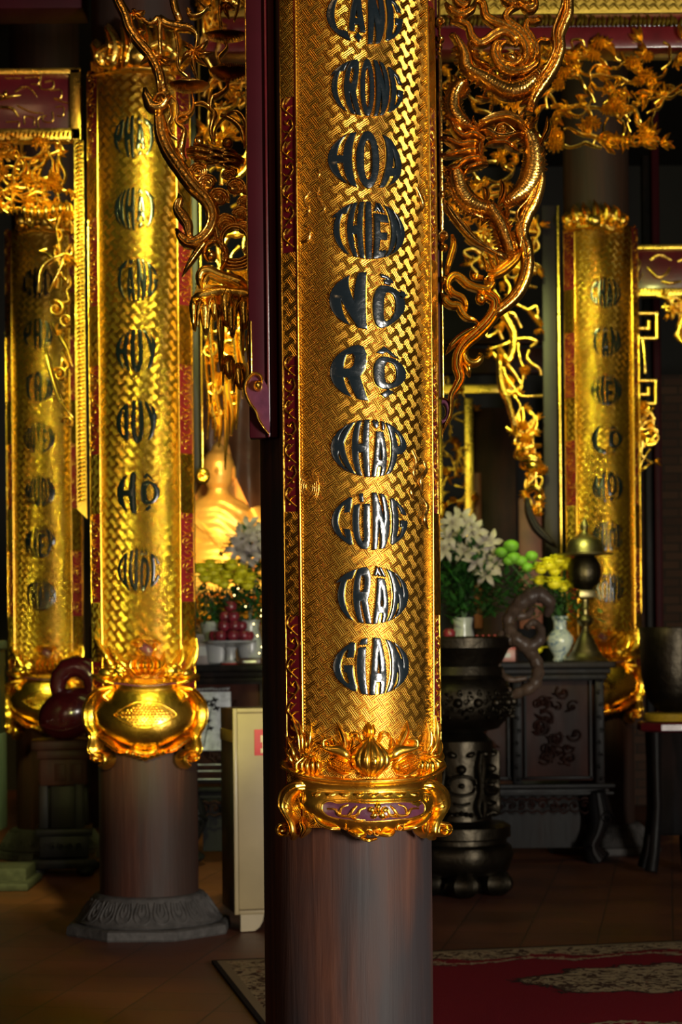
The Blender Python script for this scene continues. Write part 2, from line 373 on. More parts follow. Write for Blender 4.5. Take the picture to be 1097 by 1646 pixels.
# ---- carpet
def carpet_mat(LX, LY):
    m, nt, b = mat('woven_carpet'); co = objco(nt)
    sp = N(nt, 'ShaderNodeSeparateXYZ'); nt.links.new(co, sp.inputs[0]); X, Y = sp.outputs[0], sp.outputs[1]
    # object origin at the far left corner; X along the far edge, Y negative towards the viewer
    nz = noise(nt, 5, 2, co); nzf = noise(nt, 22, 3, co, .6, 1.2)
    ed = MATH(nt, 'MINIMUM', MATH(nt, 'MINIMUM', X, MATH(nt, 'SUBTRACT', LX, X)), MATH(nt, 'MINIMUM', MATH(nt, 'MULTIPLY', Y, -1.0), MATH(nt, 'ADD', Y, LY)))
    wav = MATH(nt, 'ADD', MATH(nt, 'MULTIPLY', MATH(nt, 'SINE', MATH(nt, 'MULTIPLY', MATH(nt, 'SUBTRACT', X, Y), 14.0)), .035), MATH(nt, 'MULTIPLY', MATH(nt, 'SUBTRACT', nzf, .5), .16))
    edw = MATH(nt, 'ADD', ed, wav)
    cream, brown, red, dark = (.30, .235, .14), (.055, .028, .018), (.155, .006, .014), (.012, .008, .008)
    mot = ramp(nt, nzf, [(.42, brown), (.47, cream), (.60, cream), (.64, (.12, .03, .02))], 'CONSTANT')
    def mix(f, a, bb):
        n = N(nt, 'ShaderNodeMix', data_type='RGBA'); nt.links.new(f, n.inputs[0])
        for i, c in ((6, a), (7, bb)):
            if isinstance(c, tuple): n.inputs[i].default_value = (*c, 1)
            else: nt.links.new(c, n.inputs[i])
        return n.outputs[2]
    inside = MATH(nt, 'GREATER_THAN', edw, .22)
    c = mix(inside, mot, red)
    # broken cream scroll line inside the field
    l1 = MATH(nt, 'LESS_THAN', MATH(nt, 'ABSOLUTE', MATH(nt, 'SUBTRACT', edw, .285)), .014)
    c = mix(l1, c, cream)
    l2 = MATH(nt, 'LESS_THAN', MATH(nt, 'ABSOLUTE', MATH(nt, 'SUBTRACT', edw, .306)), .007)
    c = mix(l2, c, brown)
    # medallion
    mx_, my_ = MATH(nt, 'SUBTRACT', X, LX*.5), MATH(nt, 'ADD', Y, LY*.43)
    rr = MATH(nt, 'SQRT', MATH(nt, 'ADD', MATH(nt, 'POWER', MATH(nt, 'DIVIDE', mx_, .56), 2.0), MATH(nt, 'POWER', MATH(nt, 'DIVIDE', my_, .27), 2.0)))
    an = MATH(nt, 'ARCTAN2', my_, mx_)
    rr = MATH(nt, 'ADD', rr, MATH(nt, 'ADD', MATH(nt, 'MULTIPLY', MATH(nt, 'SINE', MATH(nt, 'MULTIPLY', an, 12.0)), .08), MATH(nt, 'MULTIPLY', MATH(nt, 'SUBTRACT', nzf, .5), .45)))
    c = mix(MATH(nt, 'LESS_THAN', rr, 1.06), c, dark); c = mix(MATH(nt, 'LESS_THAN', rr, 1.0), c, mot)
    c = mix(MATH(nt, 'LESS_THAN', ed, .05), c, (.20, .15, .09)); c = mix(MATH(nt, 'LESS_THAN', ed, .018), c, dark)
    nt.links.new(c, b.inputs['Base Color']); b.inputs['Roughness'].default_value = .95; b.inputs['Specular IOR Level'].default_value = .1
    bump(nt, b, noise(nt, 260, 2, co), .003); return m
cl, cw = 3.2, 1.80
cp = MB().box((cl/2, -cw/2, .006), (cl, cw, .012)).build('carpet', carpet_mat(cl, cw), smooth=False)
cp.location = (-.505, 7.11, 0); cp.rotation_euler = (0, 0, R(11.2))
tag(cp, 'red carpet with cream floral border and medallion on the tiled floor', 'carpet')

# ================================================================== lettering
def _ellipse(cx, cy, rx, ry, n=28, p=2.6):
    o = []
    for i in range(n):
        a = 2*PI*i/n; c, s = math.cos(a), math.sin(a)
        o.append((cx+rx*math.copysign(abs(c)**(2/p), c), cy+ry*math.copysign(abs(s)**(2/p), s)))
    return o
T, B_ = .35, .13
def glyph(ch):
    t, h = T, B_
    if ch == 'H': return [[(0,0),(t,0),(t,.43),(1-t,.43),(1-t,0),(1,0),(1,1),(1-t,1),(1-t,.57),(t,.57),(t,1),(0,1)]]
    if ch == 'I': return [[(0,0),(1,0),(1,1),(0,1)]]
    if ch == 'L': return [[(0,0),(1,0),(1,.17),(t+.06,.17),(t+.06,1),(0,1)]]
    if ch == 'T': return [[(.5-t/2,0),(.5+t/2,0),(.5+t/2,.83),(1,.83),(1,1),(0,1),(0,.83),(.5-t/2,.83)]]
    if ch == 'E': return [[(0,0),(1,0),(1,.16),(t,.16),(t,.43),(.85,.43),(.85,.58),(t,.58),(t,.84),(1,.84),(1,1),(0,1)]]
    if ch == 'A': return [[(0,0),(.3,0),(.36,.22),(.64,.22),(.7,0),(1,0),(.72,1),(.28,1)], [(.40,.37),(.5,.80),(.60,.37)]]
    if ch == 'N': return [[(0,0),(.31,0),(.31,.55),(.66,0),(1,0),(1,1),(.69,1),(.69,.45),(.34,1),(0,1)]]
    if ch == 'M': return [[(0,0),(.22,0),(.24,.62),(.42,.1),(.58,.1),(.76,.62),(.78,0),(1,0),(.94,1),(.72,1),(.5,.42),(.28,1),(.06,1)]]
    if ch == 'O': return [_ellipse(.5,.5,.5,.5), _ellipse(.5,.5,.5-t*.86,.5-h*1.1)]
    if ch == 'Q': return [_ellipse(.5,.53,.5,.47)[:22]+[(.62,.03),(.8,-.06),(1.0,-.02),(.84,.12)]+_ellipse(.5,.53,.5,.47)[25:], _ellipse(.5,.53,.5-t*.86,.47-h*1.1)]
    if ch == 'C': return [[(1,.68),(1,.82),(.86,.95),(.55,1),(.22,.95),(.03,.8),(0,.5),(.03,.2),(.22,.05),(.55,0),(.86,.05),(1,.18),(1,.34),(.68,.34),(.66,.18),(.52,.13),(.40,.2),(.36,.5),(.40,.8),(.52,.87),(.66,.82),(.68,.68)]]
    if ch == 'G': return [[(1,.68),(1,.82),(.86,.95),(.55,1),(.22,.95),(.03,.8),(0,.5),(.03,.2),(.22,.05),(.55,0),(.86,.03),(1,.12),(1,.52),(.56,.52),(.56,.39),(.70,.39),(.70,.18),(.52,.13),(.40,.2),(.36,.5),(.40,.8),(.52,.87),(.66,.82),(.68,.68)]]
    if ch == 'D': return [[(0,0),(.5,0),(.82,.06),(1,.25),(1,.75),(.82,.94),(.5,1),(0,1)], [(t,.15),(t,.85),(.52,.85),(.66,.72),(.66,.28),(.52,.15)]]
    if ch == 'U': return [[(0,1),(0,.25),(.1,.08),(.32,0),(.68,0),(.9,.08),(1,.25),(1,1),(1-t,1),(1-t,.25),(.55,.15),(.45,.15),(t,.25),(t,1)]]
    if ch == 'P': return [[(0,0),(t,0),(t,.4),(.65,.4),(.9,.48),(1,.6),(1,.82),(.88,.95),(.62,1),(0,1)], [(t,.56),(t,.86),(.56,.86),(.66,.78),(.66,.64),(.56,.56)]]
    if ch == 'R': return [[(0,0),(t,0),(t,.40),(.48,.40),(.62,0),(1,0),(.82,.42),(.95,.55),(1,.7),(1,.83),(.88,.95),(.62,1),(0,1)], [(t,.56),(t,.86),(.56,.86),(.66,.78),(.66,.64),(.56,.56)]]
    if ch == 'K': return [[(0,0),(t,0),(t,.34),(.46,.46),(.66,0),(1,0),(.72,.62),(1,1),(.66,1),(t,.64),(t,1),(0,1)]]
    if ch == 'Y': return [[(.33,0),(.67,0),(.67,.42),(1,1),(.67,1),(.5,.66),(.33,1),(0,1),(.33,.42)]]
    raise KeyError(ch)
ACC = {'breve': [[(.12,.95),(.25,.8),(.5,.7),(.75,.8),(.88,.95),(.72,1.0),(.5,.88),(.28,1.0)]],
       'circ': [[(.08,.70),(.5,1.0),(.92,.70),(.70,.68),(.5,.82),(.30,.68)]],
       'acute': [[(.42,.68),(.62,.68),(.95,1.0),(.62,1.0)]],
       'grave': [[(.58,.68),(.38,.68),(.05,1.0),(.38,1.0)]],
       'hook': [[(.40,.66),(.62,.66),(.64,.76),(.82,.84),(.84,.95),(.66,1.03),(.36,1.0),(.34,.9),(.56,.92),(.60,.86),(.42,.8)]],
       'dot': [[(.5,.02),(.72,.10),(.5,.18),(.28,.10)]]}
VN = {'Ặ': ('A','breve','dot'), 'Ề': ('E','circ','grave'), 'Ở': ('O','hook','horn'), 'Ộ': ('O','circ','dot'), 'Ắ': ('A','breve','acute'),
      'Ù': ('U','grave'), 'Ầ': ('A','circ','grave'), 'Ậ': ('A','circ','dot'), 'Ă': ('A','breve'), 'Ố': ('O','circ','acute'), 'À': ('A','grave'),
      'Ế': ('E','circ','acute'), 'Â': ('A','circ'), 'Ể': ('E','circ','hook'), 'Ọ': ('O','dot'), 'Ư': ('U','horn'), 'Ớ': ('O','acute','horn'), 'Ồ': ('O','circ','grave')}
def densify(poly, d=.07):
    o = []
    for i, p in enumerate(poly):
        q = poly[(i+1) % len(poly)]; n = max(1, int(math.dist(p, q)/d))
        o += [(p[0]+(q[0]-p[0])*k/n, p[1]+(q[1]-p[1])*k/n) for k in range(n)]
    return o
def word_contours(word, gap=.16):
    wt = [dict(I=.42, M=1.35).get(VN.get(c, (c,))[0], 1.0) for c in word]
    tot = sum(wt)+gap*(len(word)-1) + .0; x = -tot/2; out = []
    for c, wl in zip(word, wt):
        sp = VN.get(c, (c,)); base, acc = sp[0], sp[1:]
        y0 = .20 if 'dot' in acc else 0.0
        y1 = .80 if any(a in acc for a in ('breve', 'circ', 'acute', 'grave', 'hook')) else 1.0
        if base == 'I' and word == 'GIAN': y1 = .84; out.append([((x+wl*.02)/tot*2, .90), ((x+wl*1.1)/tot*2, .90), ((x+wl*1.0)/tot*2, 1.0), ((x+wl*.1)/tot*2, 1.0)])
        for g in glyph(base):
            out.append([((x+px*wl)/tot*2, y0+py*(y1-y0)) for px, py in densify(g)])
        top = [a for a in acc if a in ('breve', 'circ', 'acute', 'grave', 'hook')]
        for k, a in enumerate(top):
            if len(top) == 2: sx, ox = .60, (.0 if k == 0 else .48)
            else: sx, ox = .9, .05
            for g in ACC[a]:
                out.append([((x+(ox+px*sx)*wl)/tot*2, .85+(py-.68)/.32*.15) for px, py in densify(g, .15)])
        if 'dot' in acc:
            out.append([((x+px*wl)/tot*2, py) for px, py in densify(ACC['dot'][0], .15)])
        if 'horn' in acc:
            out.append([((x+(.82+.28*px)*wl)/tot*2, y1*(.74+.24*py)) for px, py in [(0, 0), (.6, .25), (1, .6), (.9, 1), (.4, .9), (.3, .5), (0, .35)]])
        x += wl+gap
    return out
def word_mesh(name, word, a, b, mapf, matl, parent, ext=.0035, bev=.0022, label=None, gap=.16, off_=None):
    """word drawn inside an ellipse of half-axes a, b metres, raised and rounded; mapf(s, z, h) puts it on the board"""
    cu = bpy.data.curves.new('w', 'CURVE'); cu.dimensions = '2D'; cu.fill_mode = 'BOTH'
    cu.extrude = ext; cu.bevel_depth = bev; cu.bevel_resolution = 2; cu.offset = -bev*.4 if off_ is None else off_
    for c in word_contours(word, gap):
        sp = cu.splines.new('POLY'); sp.points.add(len(c)-1); sp.use_cyclic_u = True
        for i, (u, v) in enumerate(c):
            uu = max(-1, min(1, u)); y = (v*2-1)*b*math.sqrt(1-.5*uu*uu)*1.0
            sp.points[i].co = (a*u*math.sqrt(1-.5*min(1, (v*2-1)**2)), y, 0, 1)
    o = bpy.data.objects.new('w', cu); COL.objects.link(o)
    dg = bpy.context.evaluated_depsgraph_get(); dg.update()
    me = bpy.data.meshes.new_from_object(o.evaluated_get(dg))
    bpy.data.objects.remove(o); bpy.data.curves.remove(cu)
    bm = bmesh.new(); bm.from_mesh(me); bmesh.ops.remove_doubles(bm, verts=bm.verts, dist=1e-5)
    off = WLOC[parent.name]
    for v in bm.verts: v.co = mapf(v.co.x, v.co.y, v.co.z) - off
    bm.to_mesh(me); bm.free(); me.name = name
    me.materials.clear(); me.materials.append(matl)
    me.polygons.foreach_set('use_smooth', [True]*len(me.polygons)); me.polygons.foreach_set('material_index', [0]*len(me.polygons))
    if hasattr(me, 'set_sharp_from_angle'): me.set_sharp_from_angle(angle=R(50))
    ob = bpy.data.objects.new(name, me); COL.objects.link(ob); ob.parent = parent; WLOC[ob.name] = Vector(off)
    if label: ob['label'] = label
    return ob

# ================================================================== pillars and their curved boards
class Board:
    """curved board round a pillar: s = arc metres from its middle, z = height, h = metres off its face"""
    def __init__(b, X, Y, Rb, phi, lean=0.0): b.X, b.Y, b.R, b.phi = X, Y, Rb, phi
    def m(b, s, z, h):
        a = b.phi + s/b.R; r = b.R+h
        return Vector((b.X+math.sin(a)*r, b.Y-math.cos(a)*r, z))
    def px(b, x, y, h):
        """drawn over the photograph: unproject (x, y) on to the cylinder"""
        X0 = at(CX, y, b.Y)
        p = at(x, y, b.Y - b.R*.75); r = max(-.999, min(.999, (p.x-b.X*(1-0))/b.R))
        for _ in range(3):
            d = b.Y - b.R*math.cos(math.asin(r)); p = at(x, y, d); r = max(-.999, min(.999, (p.x-b.X)/b.R))
        a = math.asin(r); rr = b.R+h
        return Vector((b.X+math.sin(a)*rr, b.Y-math.cos(a)*rr, p.z))
def sheet(mb, b, s0, s1, z0, z1, h0, h1, ns=40, nz=8, hf=None):
    """board patch with thickness h0..h1"""
    vs, uv = [], []
    for j in range(nz+1):
        z = z0+(z1-z0)*j/nz
        for i in range(ns+1):
            s = s0+(s1-s0)*i/ns; hh = h1+(hf(s, z) if hf else 0)
            vs.append(b.m(s, z, hh)); uv.append((s, z))
    M = ns+1; k = len(vs)
    for j in range(nz+1):
        z = z0+(z1-z0)*j/nz
        for i in range(ns+1):
            s = s0+(s1-s0)*i/ns; vs.append(b.m(s, z, h0)); uv.append((s, z))
    fs = [(j*M+i, j*M+i+1, (j+1)*M+i+1, (j+1)*M+i) for j in range(nz) for i in range(ns)]
    fs += [(k+j*M+i, k+(j+1)*M+i, k+(j+1)*M+i+1, k+j*M+i+1) for j in range(nz) for i in range(ns)]
    fs += [(i, k+i, k+i+1, i+1) for i in range(ns)]+[(nz*M+i, nz*M+i+1, k+nz*M+i+1, k+nz*M+i) for i in range(ns)]
    fs += [(j*M, (j+1)*M, k+(j+1)*M, k+j*M) for j in range(nz)]+[(j*M+ns, k+j*M+ns, k+(j+1)*M+ns, (j+1)*M+ns) for j in range(nz)]
    mb.add(vs, fs, uv)
def vine_border(mb, b, sc, z0, z1, half):
    """undulating scroll with leaves on a lacquer strip centred on arc sc (drawn in millimetres)"""
    f = lambda x, y, h: b.m(sc+x/1000, y/1000, h)
    z = z0*1000; hf = half*1000; i = 0
    while z < z1*1000-30:
        L = 52; sg = 1 if i % 2 else -1; i += 1
        strand(mb, f, [(-sg*hf*.75, z, 4), (sg*hf*.1, z+L*.25, 5), (sg*hf*.8, z+L*.55, 5), (sg*hf*.35, z+L*.9, 5), (-sg*hf*.15, z+L*.75, 3)], H=.006, back=-.001, step=7, ridges=0, K=5, base=.001)
        for (du, dv, q) in ((-.85, .5, .3), (.3, .05, .2), (-.5, .9, .6)):
            leaf(mb, f, sg*hf*.3, z+L*q, sg*hf*du, z+L*dv, 5, H=.006, back=-.001, base=.001)
        z += L
# strand() widths here are metres: hw/6 scaling would vanish, so a wrapper keeps relief
def mstrand(mb, f, pts, H, w=None, ridges=1, groove=.25, base=0., back=-.002, step=.01, K=9):
    """strand drawn in metres: pts (s, z, width m)"""
    k = 1000.0
    strand(mb, lambda x, y, h: f(x/k, y/k, h), [(p[0]*k, p[1]*k, p[2]*k) for p in pts], H=H, base=base, back=back, ridges=ridges, groove=groove, step=step*k, K=K)

def pillar(name, X, Y, Rr, matl, label, base=False, z1=5.3):
    t = thing(name, (X, Y, 0), label, 'pillar', None, 'thing')
    zs = [.12, .5, 1.2, 2.2, 3.3, z1] if base else [0, .5, 1.2, 2.2, 3.3, z1]
    MB().lathe((X, Y, 0), [(Rr*(1+.004*(i % 2)), z) for i, z in enumerate(zs)], 72).build('shaft', matl, t)
    return t
P1 = (0.012, 4.68); P2 = (-.829, 7.97); P3 = (-1.70, 10.9); P4 = (1.515, 10.9)
p1 = pillar('wooden_pillar', *P1, .21, M_pillar, 'weathered dark wood pillar standing in front, wearing the board that begins with LẶNG')
p2 = pillar('wooden_pillar', *P2, .21, M_pillar2, 'reddish wooden pillar rising from a carved stone lotus base, left of the front pillar', True)
p3 = pillar('wooden_pillar', *P3, .20, M_pillar2, 'dim wooden pillar behind the wooden fish stand at the far left', True)
p4 = pillar('wooden_pillar', *P4, .19, M_pillar2, 'dim wooden pillar behind the brass lamp and the end of the altar table', True)
def stone_base(pt, X, Y, k=1.0):
    mb = MB(); mb.lathe((X, Y, 0), [(.36*k, 0), (.365*k, .008), (.36*k, .038), (.345*k, .045), (.30*k, .047)], 8, a0=R(22.5), a1=R(22.5)+2*PI)
    pl = mb.build('plinth', M_stone, pt, smooth=False)
    mb = MB(); prof = [(.305*k, .045), (.312*k, .055), (.30*k, .066), (.285*k, .085), (.262*k, .115), (.243*k, .145), (.236*k, .158), (.225*k, .164), (.212*k, .166), (.19*k, .166)]
    mb.lathe((X, Y, 0), prof, 96)
    n = 22
    for i in range(n):
        a = 2*PI*i/n
        def f(x, y, h, a=a):
            z = .062+y; r = (.298-.052*(y/.085))*k+h; aa = a+x/(.27*k)
            return Vector((X+math.sin(aa)*r, Y-math.cos(aa)*r, z))
        wv = .033*k
        mstrand(mb, f, [(-wv*.72, .085, .008), (-wv*.95, .05, .009), (-wv*.8, .018, .009), (0, .004, .010), (wv*.8, .018, .009), (wv*.95, .05, .009), (wv*.72, .085, .008)], H=.008, back=-.003, step=.012, K=5, ridges=0)
        mstrand(mb, f, [(-wv*.35, .08, .007), (-wv*.5, .045, .007), (0, .025, .008), (wv*.5, .045, .007), (wv*.35, .08, .007)], H=.006, back=-.003, step=.012, K=5, ridges=0)
        mstrand(mb, f, [(0, .08, .006), (0, .05, .010)], H=.006, back=-.003, step=.02, K=5, ridges=0)
    mb.build('lotus_ring', M_stone, pt)
stone_base(p2, *P2); stone_base(p3, *P3); stone_base(p4, *P4, .95)

def couplet(name, label, Pxy, Rb, phi, sf, st, zb, zt, words, wy, wa, wb, wphi=0.0, group=None, strip_z0=None, fieldmat=None):
    """board body: red lacquer back, gilded pattern field, two mouldings, border strips with vines, words"""
    b = Board(Pxy[0], Pxy[1], Rb, phi); t = thing(name, (Pxy[0], Pxy[1], 0), label, 'couplet board', group, 'thing')
    mb = MB(); sheet(mb, b, -st, st, zb, zt, -.030, 0, 60, 6); mb.build('backing', M_redlac, t)
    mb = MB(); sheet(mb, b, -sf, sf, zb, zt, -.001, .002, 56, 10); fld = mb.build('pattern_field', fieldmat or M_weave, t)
    mb = MB()
    for s in (-1, 1):
        f = lambda x, y, h, s=s: b.m(s*(sf)+x, y, h)
        mstrand(mb, f, [(0, zb, .0065), (0, (zb+zt)/2, .0065), (0, zt, .0065)], H=.009, ridges=0, back=-.001, step=.2, K=7)
        n = int((zt-zb)/.0085)
        for i in range(n if Pxy[1] < 6 else 0):   # beading beside the moulding
            z = zb+(i+.5)*(zt-zb)/n
            vs = [b.m(s*(sf-.0055)+dx, z+dz, hh) for dx, dz, hh in ((-.002, -.003, .002), (.002, -.003, .002), (.002, .003, .002), (-.002, .003, .002), (0, 0, .0055))]
            mb.add(vs, [(0, 1, 4), (1, 2, 4), (2, 3, 4), (3, 0, 4)])
        f = lambda x, y, h, s=s: b.m(s*(st-.004)+x, y, h)
        mstrand(mb, f, [(0, zb, .005), (0, (zb+zt)/2, .005), (0, zt, .005)], H=.007, ridges=0, back=-.001, step=.2, K=5)
    mb.build('moulding', M_gold, t)
    cen = (sf+st)/2; half = (st-sf)/2-.006
    for s in (-1, 1):
        # strip = maroon panels between gilded patterned lengths
        strip = MB(); vines = []; gls = []
        z = zb; k = 0
        sheet(strip, b, s*cen-half, s*cen+half, zb, zt, -.001, .0012, 8, 4)
        so = strip.build('border_strip', M_maroon, t)
        ze = zt; period = .62
        while ze > zb:
            L1 = period*.56
            vine_z0, vine_z1 = max(zb, ze-L1), ze
            vine = MB(); vine_border(vine, b, s*cen, vine_z0, vine_z1, half)
            if vine.v: vines.append(vine)
            g1 = ze-L1; g0 = max(zb, ze-period)
            if g1-g0 > .05:
                gl = MB(); sheet(gl, b, s*cen-half, s*cen+half, g0+.012, g1-.012, .0005, .0035, 8, 3); gls.append(gl)
            ze -= period
        for vine in vines: vine.build('vine_scroll', M_gold, so)
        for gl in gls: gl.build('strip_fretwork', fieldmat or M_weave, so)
    for wd, z in zip(words, wy):
        word_mesh('word', wd, wa, wb, lambda x, y, h, z=z: b.m(wphi*b.R+x, z+y, .0045+h), M_black if Pxy[1] < 6 else M_blackm, t, label='black raised lettering reading ' + wd, gap=.23 if Pxy[1] < 6 else .26, ext=.0035 if Pxy[1] < 6 else .0012, bev=.0022 if Pxy[1] < 6 else .0008)
        if Pxy[1] < 6:   # thin gilt rim round the strokes
            word_mesh('word_rim', wd, wa, wb, lambda x, y, h, z=z: b.m(wphi*b.R+x, z+y, .0028+h), M_gold, t, ext=.0014, bev=.0008, off_=.0009)
    return t, b
def zpx(y, x, D): return at(x, y, D).z
# ---- front board
D1 = P1[1]-.2465*math.cos(R(14))
wy = [zpx(y, 594, D1) for y in (26, 142, 258, 371, 484, 599, 721, 838, 957, 1071)]
zt1, zb1 = zpx(-260, 580, D1), zpx(1330, 585, D1)
bd1, B1 = couplet('couplet_board', 'gilded curved board with black words from LẶNG to GIAN on the front pillar', P1, .2465, R(17), .2465*R(42.2), .2465*R(53.6), zb1, zt1,
    ['LẶNG', 'TRONG', 'HOA', 'THIỀN', 'NỞ', 'RỘ', 'KHẮP', 'CÙNG', 'TRẦN', 'GIAN'], wy, .0925, .0670, -.045, 'gilded couplet boards')
# ---- second board
D2 = P2[1]-.2465
wy2 = [zpx(y, 230, D2) for y in (105, 220, 336, 450, 564, 678, 792, 916)]
bd2, B2 = couplet('couplet_board', 'gilded curved board ending in QUỐC above a carved flower vase', P2, .2465, R(-1), .2465*R(41.5), .2465*R(62), zpx(1190, 235, D2), zpx(105, 225, D2),
    ['PHẬT', 'NHẬT', 'TĂNG', 'HUY', 'DUY', 'HỘ', 'QUỐC'], wy2[1:], .089, .088, 0.0, 'gilded couplet boards', fieldmat=M_weaveb)
D3 = P3[1]-.2465
wy3 = [zpx(y, 76, D3) for y in (455, 537, 622, 704, 790, 872, 957)]
bd3, B3 = couplet('couplet_board', 'gilded curved board behind the hanging fretwork, ending in THÀNH', P3, .2465, R(-3), .2465*R(42), .2465*R(62), zpx(1160, 76, D3), zpx(365, 74, D3),
    ['CHO', 'PHÁ'.replace('Á', 'A'), 'TRÀ', 'QUYỀN', 'MUÔN'.replace('Ô', 'O'), 'KIẾP', 'THÀNH'], wy3, .088, .086, 0.0, 'gilded couplet boards', fieldmat=M_weaveb)
D4 = P4[1]-.2465
wy4 = [zpx(y, 966, D4) for y in (471, 549, 627, 706, 783, 862, 945)]
bd4, B4 = couplet('couplet_board', 'gilded curved board behind the brass lamp, beginning with CHÂU', P4, .2465, R(4), .2465*R(42), .2465*R(62), zpx(1120, 966, D4), zpx(360, 960, D4),
    ['CHÂU', 'TÂM', 'HIỂN', 'LỘ', 'MỌI', 'NƯỚC', 'HỒNG'], wy4, .090, .086, 0.0, 'gilded couplet boards', fieldmat=M_weaveb)
# ================================================================== carved foot of the front board: bowl on a scroll-legged stand, heaped with gourds and corn
f1 = lambda x, y, h: B1.px(x, y, h)
def mir(pts, c=592.0): return [(2*c-p[0],)+tuple(p[1:]) for p in pts]
ft = MB()
BROWS = [(1256, 470, 702, .020, 12), (1262, 480, 697, .027, 8), (1268, 483, 694, .021, 6), (1275, 484, 693, .022, 5), (1283, 482, 696, .030, 5),
    (1293, 484, 695, .036, 4), (1304, 490, 690, .038, 3), (1314, 500, 682, .036, 3), (1323, 512, 668, .030, 4), (1331, 532, 650, .022, 5), (1338, 556, 628, .014, 3)]
def bowl_h(x, y):
    k = 0
    while k < len(BROWS)-2 and BROWS[k+1][0] < y: k += 1
    a, b_ = BROWS[k], BROWS[k+1]; u = max(0, min(1, (y-a[0])/(b_[0]-a[0])))
    l, r, H = (a[i]+(b_[i]-a[i])*u for i in (1, 2, 3)); t = (x-(l+r)/2)/((r-l)/2)
    return H*(max(0, 1-t*t)**.35*.85+.15)
fb = lambda x, y, h: f1(x, y, h+bowl_h(x, y)-.002)
# bowl body: rows (y, left, right, relief)
def relief_rows(mb, f, rows, n=36, base=0.0, edge=.15, back=-.002):
    vs = []; M = n+1
    for (y, l, r, H, sag) in rows:
        for i in range(M):
            t = -1+2*i/n; x = (l+r)/2+(r-l)/2*t
            vs.append(f(x, y-sag*t*t, base+H*(max(0, 1-t*t)**.35*(1-edge)+edge)))
    fs = [(j*M+i, j*M+i+1, (j+1)*M+i+1, (j+1)*M+i) for j in range(len(rows)-1) for i in range(n)]
    k = len(vs)
    for (y, l, r, H, sag) in rows:
        for i in range(M):
            t = -1+2*i/n; x = (l+r)/2+(r-l)/2*t; vs.append(f(x, y-sag*t*t, back))
    fs += [(k+j*M+i, k+(j+1)*M+i, k+(j+1)*M+i+1, k+j*M+i+1) for j in range(len(rows)-1) for i in range(n)]
    J = len(rows)-1
    fs += [(i, k+i, k+i+1, i+1) for i in range(n)]+[(J*M+i, J*M+i+1, k+J*M+i+1, k+J*M+i) for i in range(n)]
    fs += [(j*M, (j+1)*M, k+(j+1)*M, k+j*M) for j in range(J)]+[(j*M+n, k+j*M+n, k+(j+1)*M+n, (j+1)*M+n) for j in range(J)]
    mb.add(vs, fs)
relief_rows(ft, f1, BROWS)
bowl = ft.build('bowl', M_gold, bd1)
rim = MB()
for dy, w_, H_ in ((0, 8, .034), (9, 7, .027), (17, 6, .022)):
    k = 1-dy/90
    strand(rim, f1, [(592+(456-592)*k, 1222+dy, w_), (592+(472-592)*k, 1237+dy, w_), (592+(515-592)*k, 1250+dy, w_), (592, 1255+dy, w_), (592+(664-592)*k, 1249+dy, w_), (592+(694-592)*k, 1236+dy, w_), (592+(708-592)*k, 1221+dy, w_)], H=H_, ridges=1, groove=.12)
rim.build('rim', M_gold, bowl)
band = MB()
for i in range(9):
    x0 = 503+i*21; strand(band, fb, [(x0, 1274+(1 if 2 < i < 6 else 0), 5), (x0+9, 1276, 8), (x0+18, 1274, 5)], H=.010, base=0, ridges=0)
strand(band, fb, [(492, 1268, 2.5), (592, 1271, 2.5), (692, 1267, 2.5)], H=.008, base=0, ridges=0)
strand(band, fb, [(492, 1281, 2.5), (592, 1284, 2.5), (692, 1280, 2.5)], H=.008, base=0, ridges=0)
band.build('petal_band', M_gold, bowl)
# cartouche
cart = MB(); outl = [(x, y) for x, y, _ in crom([(523, 1291, 1), (532, 1286, 1), (547, 1289, 1), (560, 1287, 1), (592, 1289, 1), (640, 1287, 1), (654, 1289, 1), (664, 1286, 1), (670, 1295, 1), (668, 1305, 1), (658, 1311, 1), (640, 1315, 1), (592, 1319, 1), (550, 1315, 1), (530, 1309, 1), (523, 1300, 1), (523, 1291, 1)], 4)[:-1]]
def carve_h(mapf, hfun): return lambda x, y, h: mapf(x, y, h+hfun(x, y))
vs = [fb(592, 1302, .0045)]+[fb(x, y, .0035) for x, y in outl]
MBc = MB(); no = len(outl); vs = []
for k_ in (0.0, .35, .7, 1.0): vs += [fb(596+(x-596)*k_, 1302+(y-1302)*k_, .0035) for x, y in outl]
MBc.add(vs, [(j*no+i, j*no+(i+1) % no, (j+1)*no+(i+1) % no, (j+1)*no+i) for j in range(3) for i in range(no)]); MBc.build('cartouche_ground', M_purple, bowl)
strand(cart, fb, [(x, y, 3.6) for x, y in outl[::2]]+[(outl[0][0], outl[0][1], 3.6)], H=.008, base=.001, ridges=0, taper=False)
for sg in (1, -1):
    g = lambda p: mir(p, 595) if sg < 0 else p
    strand(cart, fb, g([(530, 1298, 3), (542, 1299, 4), (548, 1308, 5), (560, 1309, 5), (567, 1299, 5), (572, 1293, 3)]), H=.008, base=.003, step=2)
    strand(cart, fb, g([(548, 1306, 4), (551, 1296, 4), (560, 1291, 3)]), H=.008, base=.003, step=2)
    strand(cart, fb, g([(560, 1312, 3), (572, 1308, 5), (576, 1300, 4), (584, 1296, 3)]), H=.008, base=.003, step=2)
    leaf(cart, fb, *(g([(560, 1308)])[0]), *(g([(584, 1316)])[0]), 5, base=.003)
for i in range(5):
    a = -PI/2+i*2*PI/5; boss(cart, fb, 601+math.cos(a)*9.5, 1302+math.sin(a)*8.5, 6, 5, H=.007, base=.003, rot=a)
boss(cart, fb, 601, 1302, 4.2, 4.2, H=.013, base=.003)
cart.build('cartouche_flower', M_gold, bowl)
